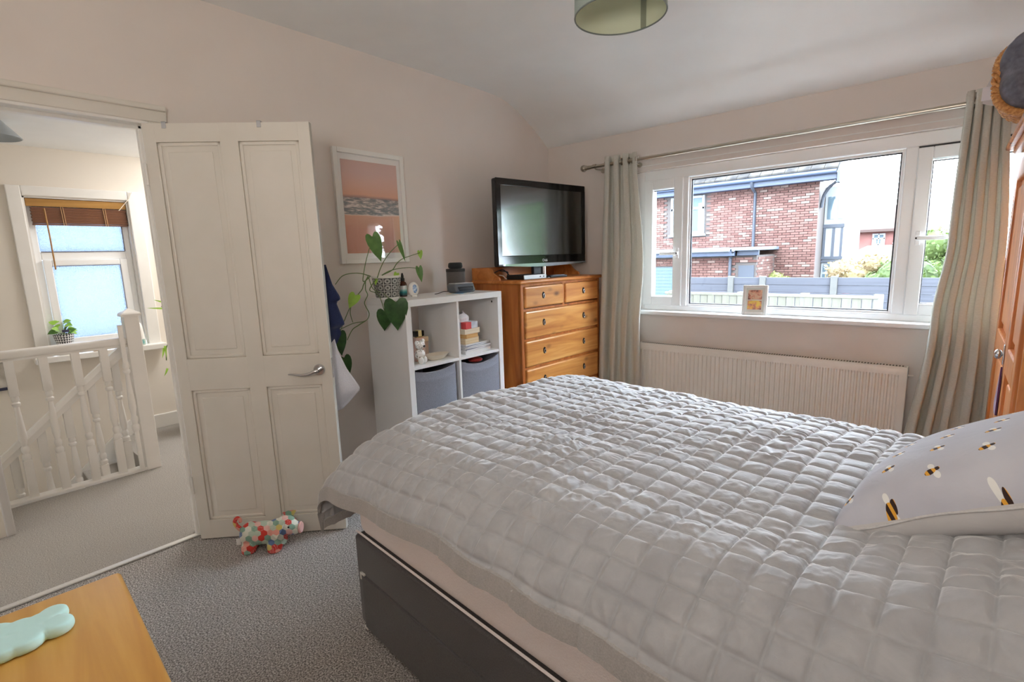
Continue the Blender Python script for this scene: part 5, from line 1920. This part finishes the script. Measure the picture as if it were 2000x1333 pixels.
M['patch'] = patch_mat()
bm = B()
ellipsoid(bm, (-.02, 0, .082), (.098, .056, .054), 20, 14)
ellipsoid(bm, (-.082, 0, .080), (.050, .055, .056))
ellipsoid(bm, (.045, 0, .090), (.054, .052, .056))
for x in (-.085, .035):
    for s in (-1, 1):
        ellipsoid(bm, (x + .004, s * .030, .030), (.036, .028, .034))
        lathe(bm, [(0, 0), (.028, 0), (.034, .006), (.032, .04), (0, .08)], (x, s * .030, .0), 14, cap=False)
ellipsoid(bm, (.086, 0, .112), (.054, .048, .047), 18, 12)
ellipsoid(bm, (.124, 0, .098), (.036, .034, .032))
o = link('body', bm, M['patch'], pig, smooth=180)
rm = o.modifiers.new('skin', 'REMESH')
rm.mode = 'VOXEL'
rm.voxel_size = .0035
rm.use_smooth_shade = True
smd = o.modifiers.new('soft', 'SMOOTH')
smd.iterations = 12
smd.factor = .5
link('snout', lathe(B(), [(0, 0), (.026, 0), (.028, .005), (.024, .011), (0, .013)], (.150, 0, .098), 18, cap=False, axis='X'), base('pink_snout_cotton', (226, 176, 168), .85)[0], pig, smooth=50, label='plain pink snout')
bm = B()
for s in (-1, 1):
    ellipsoid(bm, (.114, s * .039, .122), (.0045, .0045, .005), 10, 8)
link('eye', bm, base('black_bead', (24, 38, 46), .15)[0], pig, smooth=180)
for s, tipp in ((-1, (.066, -.066, .082)), (1, (.128, .040, .168))):
    bm = B()
    bp = Vector((.072, s * .036, .142))
    tp = Vector(tipp)
    ax = tp - bp
    side = (Vector((.9, 0, .35)) if s < 0 else Vector((-.5, 0, .87))).normalized() * (.030 if s < 0 else .020)
    nn_ = ax.cross(side).normalized()
    a = [bm.verts.new(bp - side + nn_ * k * .003) for k in (-1, 1)]
    c = [bm.verts.new(bp + side + nn_ * k * .003) for k in (-1, 1)]
    d_ = [bm.verts.new(bp + ax * .5 + side * .9 + nn_ * (.008 + k * .003)) for k in (-1, 1)]
    e = [bm.verts.new(tp + nn_ * k * .002) for k in (-1, 1)]
    f_ = [bm.verts.new(bp + ax * .55 - side * .9 + nn_ * (.008 + k * .003)) for k in (-1, 1)]
    ringv = [a, c, d_, e, f_]
    bm.faces.new([r_[0] for r_ in ringv])
    bm.faces.new([r_[1] for r_ in ringv][::-1])
    for i in range(5):
        j = (i + 1) % 5
        bm.faces.new((ringv[i][0], ringv[j][0], ringv[j][1], ringv[i][1]))
    link('ear', bm, M['patch'], pig, smooth=60)
tl_ = smooth_path([(-.122, 0, .10), (-.14, -.006, .125), (-.146, -.008, .15), (-.132, -.01, .168), (-.118, -.012, .16), (-.118, -.012, .147)], 5)
link('tail', tube(B(), tl_, [.011 - .004 * i / len(tl_) for i in range(len(tl_))], 10), M['patch'], pig, smooth=180)
link('care_label', bx((-.150, -.012, .030), (-.128, -.010, .062)), M['gloss_white'], pig, label='white sewn-in label')

# ------------------------------------------------------------------ OUTSIDE
GZ = -1.2
struct('ground', bx((-60, 4.6, GZ - .4), (60, 90, GZ)), noisy('garden_gravel', (89, 86, 81), (109, 105, 99), 2, .95), 'garden ground outside the window')


def brick_mat(name, perisland):
    m, nt, b = base(name, (150, 90, 76), .85, spec=.2)
    if perisland:
        g = N(nt, 'ShaderNodeNewGeometry')
        f = g.outputs['Random Per Island']
    else:
        g = N(nt, 'ShaderNodeObjectInfo')
        f = g.outputs['Random']
    nt.links.new(ramp(nt, f, [(0, (77, 52, 47)), (.3, (85, 61, 56)), (.6, (94, 70, 64)), (.82, (89, 63, 57)), (.9, (107, 89, 82)), (1, (112, 97, 90))]), b.inputs['Base Color'])
    return m


M['brick_p'] = brick_mat('red_brick', False)
M['brick_s'] = brick_mat('red_brick_mass', True)
M['mortar'] = base('mortar', (71, 64, 61), .9)[0]
M['blue_fascia'] = base('slate_blue_fascia', (43, 52, 70), .5)[0]
M['ext_white'] = base('outside_white_paint', (120, 122, 125), .5)[0]
M['tile'] = noisy('pale_roof_tile', (64, 61, 57), (42, 41, 42), 5, .95, spec=.03)
M['dark_timber'] = base('dark_timber', (48, 52, 61), .6)[0]
M['house_glass'] = base('house_window_glass', (70, 84, 92), .08)[0]
HY = 13.5
hs = thing('brick_house', 'red brick neighbouring house with slate blue gutter and white bay', 'house', (-5.0, HY, GZ))
link('wall', bx((-12, HY + .02, GZ), (-2.47, HY + 7, 2.86)), M['mortar'], hs, world=True)
bw, bh, mj = .172, .049, .009
cells_ = []
row = 0
zz = -.02
win = (-5.96, -5.04, 1.80, 2.79)
while zz < 2.80:
    off = 0 if row % 2 else (bw + mj) / 2
    x = -2.458 - off - bw
    if off:
        cells_.append((-2.458 - off + mj, -2.458, zz))
    while x > -7.2:
        if not (x + bw > win[0] - .05 and x < win[1] + .05 and zz + bh > win[2] - .05 and zz < win[3] + .05):
            cells_.append((x, x + bw, zz))
        x -= bw + mj
    zz += bh + mj
    row += 1
full = [c for c in cells_ if c[1] - c[0] > .15]
vis = sorted(full, key=lambda c: (0 if c[2] > .62 and c[1] > -5.95 else 1, (c[0] + 2.46) ** 2 + (c[2] - 1.7) ** 2))
pick = set(vis[:290])
b0 = link('brick', bx((-bw / 2, -.012, -bh / 2), (bw / 2, .03, bh / 2), .004, 1), M['brick_p'], hs)
first = True
bm = B()
for c in cells_:
    if c in pick:
        o = b0 if first else clone(b0, hs)
        first = False
        o.location = ((c[0] + c[1]) / 2 + 5.0, -.0 + .004 * math.sin(c[0] * 91 + c[2] * 57), c[2] + bh / 2 - GZ)
    else:
        box(bm, (c[0], HY - .012, c[2]), (c[1], HY + .03, c[2] + bh))
link('brickwork', bm, M['brick_s'], hs, world=True, kind='stuff')


def house_window(parent, x0, x1, z0, z1, y, trans=None):
    b_ = ring(B(), x0, x1, z0, z1, .07, y - .03, y + .04, .01)
    if trans:
        box(b_, (x0, y - .03, trans), (x1, y + .04, trans + .07), .006)
    xm = (x0 + x1) / 2
    box(b_, (xm - .03, y - .03, z0), (xm + .03, y + .04, z1), .006)
    box(b_, (x0 - .05, y - .07, z0 - .06), (x1 + .05, y + .02, z0), .008)
    w_ = link('window', b_, M['ext_white'], parent, world=True)
    b_ = bx((x0 + .03, y + .005, z0 + .03), (x1 - .03, y + .02, z1 - .03))
    b_.transform(Matrix.Translation(-Vector(parent.location)))
    link('pane', b_, M['house_glass'], w_)
    b_ = B()
    for xa, xb in ((x0 + .08, x0 + .17), (x1 - .17, x1 - .08)):
        box(b_, (xa, y - .001, z0 + .07), (xb, y + .006, z1 - .2))
    b_.transform(Matrix.Translation(-Vector(parent.location)))
    link('net_curtain', b_, M['ext_white'], w_)


house_window(hs, win[0], win[1], win[2], win[3], HY, 2.43)
# gutter, fascia, downpipe, roof
link('fascia', bx((-12.3, HY - .34, 2.80), (-2.08, HY - .30, 2.95), .01), M['blue_fascia'], hs, world=True)
link('soffit', bx((-12.3, HY - .31, 2.81), (-2.09, HY + .02, 2.84)), M['blue_fascia'], hs, world=True)
bm = B()
lathe(bm, [(.055, 0), (.055, 10.2)], (-12.28, HY - .40, 2.965), 12, cap=True, axis='X')
link('gutter', bm, M['blue_fascia'], hs, smooth=40, world=True)
bm = tube(B(), [(-3.80, HY - .40, 2.93), (-3.80, HY - .36, 2.80), (-3.80, HY - .07, 2.70), (-3.80, HY - .06, 1.18), (-3.86, HY - .06, .9), (-3.86, HY - .06, GZ)], .035, 10)
link('downpipe', bm, M['dark_timber'], hs, smooth=60, world=True)
rs = math.tan(R(36))
bm = B()
vs = [(-12.3, HY - .42, 2.96), (-2.06, HY - .42, 2.96), (-2.06, HY + 3.6, 2.96 + 4.02 * rs), (-12.3, HY + 3.6, 2.96 + 4.02 * rs)]
a = [bm.verts.new(v) for v in vs]
b2 = [bm.verts.new((v[0], v[1], v[2] + .06)) for v in vs]
bm.faces.new(a[::-1])
bm.faces.new(b2)
for i in range(4):
    j = (i + 1) % 4
    bm.faces.new((a[i], a[j], b2[j], b2[i]))
link('roof', bm, M['tile'], hs, world=True)
bm = B()
for k in range(14):
    y = HY - .44 + k * .27
    zt = 3.03 + (y - HY + .42) * rs
    x = -2.06
    i = 0
    while x > -7.5:
        t_ = .26
        q = [(x - t_ + .008, y, zt + .004), (x, y, zt + .004), (x, y + .30, zt + .30 * rs - .012), (x - t_ + .008, y + .30, zt + .30 * rs - .012)]
        va = [bm.verts.new(v) for v in q]
        vb = [bm.verts.new((v[0], v[1], v[2] + .035)) for v in q]
        bm.faces.new(va[::-1])
        bm.faces.new(vb)
        for e in range(4):
            f_ = (e + 1) % 4
            bm.faces.new((va[e], va[f_], vb[f_], vb[e]))
        x -= t_
link('roof_tiles', bm, M['tile'], hs, world=True, kind='stuff')
bm = B()
mt = Matrix(((0, 0, 1, -2.06), (1, 0, 0, 0), (0, 1, 0, 0), (0, 0, 0, 1)))
prism(bm, [(HY - .46, 2.72), (HY - .46, 2.97), (HY + 3.6, 2.97 + 4.06 * rs), (HY + 3.6, 2.75 + 4.06 * rs), (HY - .30, 2.80), (HY - .34, 2.70)], .05, mt)
link('bargeboard', bm, M['blue_fascia'], hs, world=True)
# white bay on the street side of the house
bay = link('bay', bx((-2.46, 14.3, GZ), (-2.05, 16.2, 2.75)), M['ext_white'], hs, world=True)
bm = B()
for z0_, z1_ in ((1.05, 1.12), (1.80, 1.88), (.98, 1.03)):
    box(bm, (-2.47, 14.26, z0_), (-2.03, 16.22, z1_))
for x in (-2.46, -2.27, -2.10):
    box(bm, (x, 14.27, 1.05), (x + .05, 14.31, 1.85))
bm.transform(Matrix.Translation(-Vector(hs.location)))
link('timber_panel', bm, M['dark_timber'], bay)
bm = B()
for x0_, x1_, z0_, z1_ in ((-2.40, -2.26, 2.0, 2.52), (-2.19, -2.08, 2.0, 2.52), (-2.42, -2.28, .76, .94), (-2.20, -2.08, .76, .94), (-2.42, -2.30, .35, .70), (-2.21, -2.09, .35, .70)):
    box(bm, (x0_, 14.285, z0_), (x1_, 14.305, z1_))
bm.transform(Matrix.Translation(-Vector(hs.location)))
link('bay_window', bm, M['house_glass'], bay)
bm = tube(B(), smooth_path([(-2.44, HY + .25, 2.25), (-2.40, HY + .2, 2.5), (-2.28, HY + .1, 2.68), (-2.12, HY - .05, 2.78)]), .035, 8)
link('eaves_brace', bm, M['dark_timber'], hs, world=True, smooth=60)
link('porch_door', bx((-2.04, 14.6, GZ), (-1.98, 15.4, .80), .01), base('red_painted_door', (142, 34, 37), .4)[0], hs, world=True, label='red painted door')
# lean-to extension
EY = 12.0
ex = thing('brick_extension', 'single-storey brick lean-to with slate blue flat roof edge beside the house', 'building', (-5.6, EY, GZ))
link('wall', bx((-9, EY + .02, GZ), (-3.31, HY - .02, 1.22)), M['mortar'], ex, world=True)
bm = B()
row, zz = 0, .2
while zz < 1.17:
    x = -3.30 - (0 if row % 2 else .09) - bw
    while x > -6.6:
        hide = (x + bw > -6.0 and x < -4.95 and zz < 1.0) or (x + bw > -3.70 and x < -3.33 and zz < 1.02)
        if not hide:
            box(bm, (x, EY - .012, zz), (x + bw, EY + .03, zz + bh))
        x -= bw + mj
    y = EY + .03 + (0 if row % 2 else .09)
    while y + bw < HY - .05:
        box(bm, (-3.33, y, zz), (-3.298, y + bw, zz + bh))
        y += bw + mj
    zz += bh + mj
    row += 1
link('brickwork', bm, M['brick_s'], ex, world=True, kind='stuff')
link('roof_edge', bx((-9.2, EY - .25, 1.215), (-3.70, EY - .17, 1.37), .01), M['blue_fascia'], ex, world=True)
bm = lathe(B(), [(.05, 0), (.05, 5.4)], (-9.2, EY - .30, 1.36), 10, axis='X')
link('gutter', bm, base('pale_gutter', (137, 145, 161), .4)[0], ex, smooth=50, world=True)
link('flat_roof', bx((-9.2, EY - .25, 1.33), (-3.22, HY - .02, 1.40), .01), base('grey_roof_felt', (89, 97, 112), .8)[0], ex, world=True)
link('end_board', bx((-3.70, EY - .1, 1.22), (-3.24, EY - .04, 1.38), .01), M['blue_fascia'], ex, world=True)
bm = tube(B(), smooth_path([(-3.72, EY - .28, 1.34), (-3.80, EY - .12, 1.2), (-3.84, EY - .08, 1.1), (-3.84, EY - .08, .2)]), .035, 8)
link('downpipe', bm, M['dark_timber'], ex, smooth=60, world=True)
link('doorway', bx((-3.68, EY - .005, GZ), (-3.35, EY + .03, 1.0)), M['dark_timber'], ex, world=True)
gd = link('garage_door', bx((-5.98, EY - .01, GZ), (-4.97, EY + .03, .98), .01), base('pale_teal_door', (52, 68, 76), .5)[0], ex, world=True)
bm = B()
for k in range(12):
    box(bm, (-5.95, EY - .018, .02 + k * .08), (-5.0, EY - .006, .065 + k * .08))
bm.transform(Matrix.Translation(-Vector(ex.location)))
link('door_rib', bm, base('pale_teal_rib', (58, 76, 84), .5)[0], gd)

# fences
M['grey_board'] = noisy('grey_weathered_board', (48, 49, 56), (58, 59, 66), 6, .85, stretch=(.2, 1, 6))
M['concrete'] = noisy('concrete_post', (68, 67, 65), (74, 73, 70), 20, .85)
M['pale_board'] = noisy('pale_palings', (66, 64, 55), (76, 74, 64), 8, .85, stretch=(6, 1, .3))
f1 = thing('board_fence', 'grey horizontal board fence with concrete posts behind the paling fence', 'fence', (-2.0, 9.0, GZ))
posts = [-3.82, -2.87, -2.365, -1.36, -.40, .55]
pm = None
for x in posts:
    o = link('post', bx((-.045, -.05, 0), (.045, .05, .91 - GZ), .006), M['concrete'], f1) if pm is None else clone(pm, f1)
    pm = pm or o
    o.location = (x + 2.0, 0, 0)
for x0_, x1_ in zip(posts, posts[1:]):
    pm2 = None
    for k in range(12):
        if pm2 is None:
            pm2 = link('board', bx((x0_ + .045 + 2, -.012, 0), (x1_ - .045 + 2, .012, .118), .004, 1), M['grey_board'], f1)
            o = pm2
        else:
            o = clone(pm2, f1)
        o.location = (0, .006 * (k % 2), .89 - GZ - .12 * (k + 1))
f2 = thing('paling_fence', 'pale vertical paling fence nearest the window', 'fence', (-1.7, 7.0, GZ))
pm = None
for x in (-3.05, -2.10, -1.36, -.62):
    o = link('post', bx((-.045, -.05, 0), (.045, .05, .80 - GZ), .006), M['concrete'], f2) if pm is None else clone(pm, f2)
    pm = pm or o
    o.location = (x + 1.7, .03, 0)
link('capping_rail', bx((-1.45, -.03, .75 - GZ), (1.08, .03, .785 - GZ), .006), M['pale_board'], f2)
pm = None
k = 0
x = -3.12
while x < -.66:
    o = link('paling', bx((0, -.012, .1), (.090, .012, .755 - GZ), .003, 1), M['pale_board'], f2) if pm is None else clone(pm, f2)
    pm = pm or o
    o.location = (x + 1.7, -.012 + .008 * (k % 2), .004 * math.sin(k * 2.3))
    x += .098
    k += 1


# shrubs and trees
def foliage_bm(blobs, n, size, seed, core=True):
    rr = random.Random(seed)
    b_ = B()
    if core:
        for c, r_ in blobs:
            ellipsoid(b_, c, tuple(.84 * k_ for k_ in r_), 14, 10)
    for _ in range(n):
        c, r_ = rr.choice(blobs)
        d_ = Vector((rr.gauss(0, 1), rr.gauss(0, 1), rr.gauss(0, 1))).normalized()
        p = Vector(c) + Vector((d_.x * r_[0], d_.y * r_[1], d_.z * r_[2])) * rr.uniform(.72, 1.0)
        t = Vector((rr.gauss(0, 1), rr.gauss(0, 1), rr.gauss(0, 1))).normalized()
        s_ = (d_ + t * .8).cross(t).normalized()
        L = size * rr.uniform(.6, 1.3)
        q = [p, p + t * L * .5 + s_ * L * .28, p + t * L, p + t * L * .5 - s_ * L * .28]
        b_.faces.new([b_.verts.new(v) for v in q])
    return b_


def leafy(name, c1, c2):
    m, nt, b = base(name, c1, .7)
    g = N(nt, 'ShaderNodeNewGeometry')
    nt.links.new(ramp(nt, g.outputs['Random Per Island'], [(0, c1), (1, c2)]), b.inputs['Base Color'])
    tl = N(nt, 'ShaderNodeBsdfTranslucent', Color=s2l(c2))
    mx = N(nt, 'ShaderNodeMixShader', Fac=.3)
    nt.links.new(b.outputs[0], mx.inputs[1])
    nt.links.new(tl.outputs[0], mx.inputs[2])
    nt.links.new(mx.outputs[0], nt.nodes['Material Output'].inputs[0])
    return m


M['fol_green'] = leafy('green_foliage', (52, 68, 27), (78, 94, 40))
M['fol_deep'] = leafy('deep_green_foliage', (38, 58, 16), (62, 84, 28))
M['fol_gold'] = leafy('gold_foliage', (101, 78, 55), (125, 111, 76))
M['fol_yel'] = leafy('yellow_green_foliage', (83, 89, 40), (109, 111, 60))


def bush(name, label, cat, c, blobs, n, size, mat, seed, trunk=None, group=None):
    o = thing(name, label, cat, c, 0, group)
    link('foliage', foliage_bm(blobs, n, size, seed), mat, o, kind='stuff', recalc=False)
    r_ = trunk or .03
    top = min(b_[0][2] for b_ in blobs)
    link('trunk', tube(B(), [(0, 0, 0), (.02, 0, top * .5), (0, .02, top + .1)], [r_, r_ * .8, r_ * .5], 8), base(name + '_bark', (84, 72, 58), .9)[0], o, smooth=180)
    return o


bush('garden_shrub', 'pale gold shrub behind the board fence', 'shrub', (-1.35, 10.6, GZ), [((0, 0, 2.0), (.34, .3, .30)), ((-.15, 0, 2.1), (.25, .3, .26)), ((.3, .1, 2.2), (.25, .25, .2))], 1500, .07, M['fol_gold'], 3)
bush('garden_shrub', 'green rounded shrub at the right end of the board fence', 'shrub', (-.72, 10.4, GZ), [((0, 0, 1.95), (.34, .3, .42)), ((-.25, 0, 1.85), (.3, .3, .28)), ((.3, 0, 1.95), (.3, .3, .4))], 1700, .07, M['fol_green'], 5)
bush('garden_shrub', 'small yellow shrub against the brick wall above the board fence', 'shrub', (-3.05, 12.6, GZ), [((0, 0, 1.88), (.18, .15, .16)), ((.2, 0, 1.8), (.15, .12, .14))], 420, .06, M['fol_yel'], 8)
bush('garden_tree', 'green tree beyond the right casement pane', 'tree', (-.42, 13.2, GZ), [((0, 0, 2.5), (.34, .4, .40)), ((.1, 0, 2.0), (.3, .4, .35)), ((.35, .2, 2.3), (.3, .3, .4))], 1600, .09, M['fol_green'], 9)
rr = random.Random(21)
for k, (tx, ty, th) in enumerate(((2.6, 8.2, 4.4), (4.6, 8.6, 5.2), (6.6, 10.2, 5.8), (8.8, 12.4, 6.2), (3.4, 12.5, 5.6), (5.4, 13.8, 6.2))):
    bl_ = [((rr.uniform(-.8, .8), rr.uniform(-.6, .6), th * rr.uniform(.30, .88)), (1.15, 1.0, 1.0)) for _ in range(9)]
    bush('garden_tree', ['tall green tree nearest the window, on its right', 'second tall green tree right of the window, behind the nearest', 'third tall green tree right of the window, near the fence line', 'farthest tall green tree right of the window', 'tall green tree behind the nearest one, towards the brick house', 'tall green tree in the back row between two others'][k], 'tree', (tx, ty, GZ), bl_, 4800, .26, M['fol_deep'], 30 + k, .12, 'garden trees right of the window')

# far houses
fh = thing('terraced_house', 'distant red brick house with pale tiled roof beyond the garden', 'house', (-3.2, 30, GZ))
M['far_brick'] = noisy('far_red_brick', (89, 55, 50), (99, 63, 58), 3, .9)
link('wall', bx((-4.9, 30, GZ), (-1.2, 36, 2.0)), M['far_brick'], fh, world=True)
bm = B()
vs = [(-5.2, 29.7, 1.98), (-1.0, 29.7, 1.98), (-1.0, 33, 3.25), (-5.2, 33, 3.25)]
a = [bm.verts.new(v) for v in vs]
b2 = [bm.verts.new((v[0], v[1], v[2] + .12)) for v in vs]
bm.faces.new(a[::-1])
bm.faces.new(b2)
for i in range(4):
    j = (i + 1) % 4
    bm.faces.new((a[i], a[j], b2[j], b2[i]))
link('roof', bm, base('pale_pink_tiles', (68, 57, 54), .95, spec=.03)[0], fh, world=True)
for x0_, x1_, z0_, z1_ in ((-4.45, -3.75, 1.15, 1.95), (-3.1, -2.6, 1.35, 1.9), (-2.25, -1.9, 1.45, 1.9)):
    house_window(fh, x0_, x1_, z0_, z1_, 29.97, (z0_ + z1_) / 2)
lh = thing('low_house', 'low distant house with cream tiled roof behind the gold shrub', 'house', (-2.6, 26, GZ))
link('wall', bx((-3.9, 26, GZ), (-.6, 28, .62)), base('far_red_paint', (96, 40, 38), .8)[0], lh, world=True)
bm = B()
vs = [(-4.05, 25.8, .6), (-.5, 25.8, .6), (-.6, 27.6, 1.25), (-3.0, 27.6, 1.25)]
a = [bm.verts.new(v) for v in vs]
b2 = [bm.verts.new((v[0], v[1], v[2] + .1)) for v in vs]
bm.faces.new(a[::-1])
bm.faces.new(b2)
for i in range(4):
    j = (i + 1) % 4
    bm.faces.new((a[i], a[j], b2[j], b2[i]))
link('roof', bm, base('cream_roof_tiles', (70, 63, 57), .95, spec=.03)[0], lh, world=True)
pv = thing('parked_van', 'white van parked beyond the right casement pane', 'van', (-.40, 12.0, GZ))
link('body', bx((-.45, -.8, .35), (.45, .8, 1.62), .12, 4), M['ext_white'], pv, smooth=40)
link('windscreen', bx((-.38, -.815, 1.15), (.38, -.79, 1.5), .02), M['house_glass'], pv)
for x in (-.40, .40):
    link('wheel', lathe(B(), [(0, -.06), (.26, -.06), (.30, -.03), (.30, .03), (.26, .06), (0, .06)], (x, -.5, .30), 20, cap=False, axis='X'), M['black_matte'], pv)
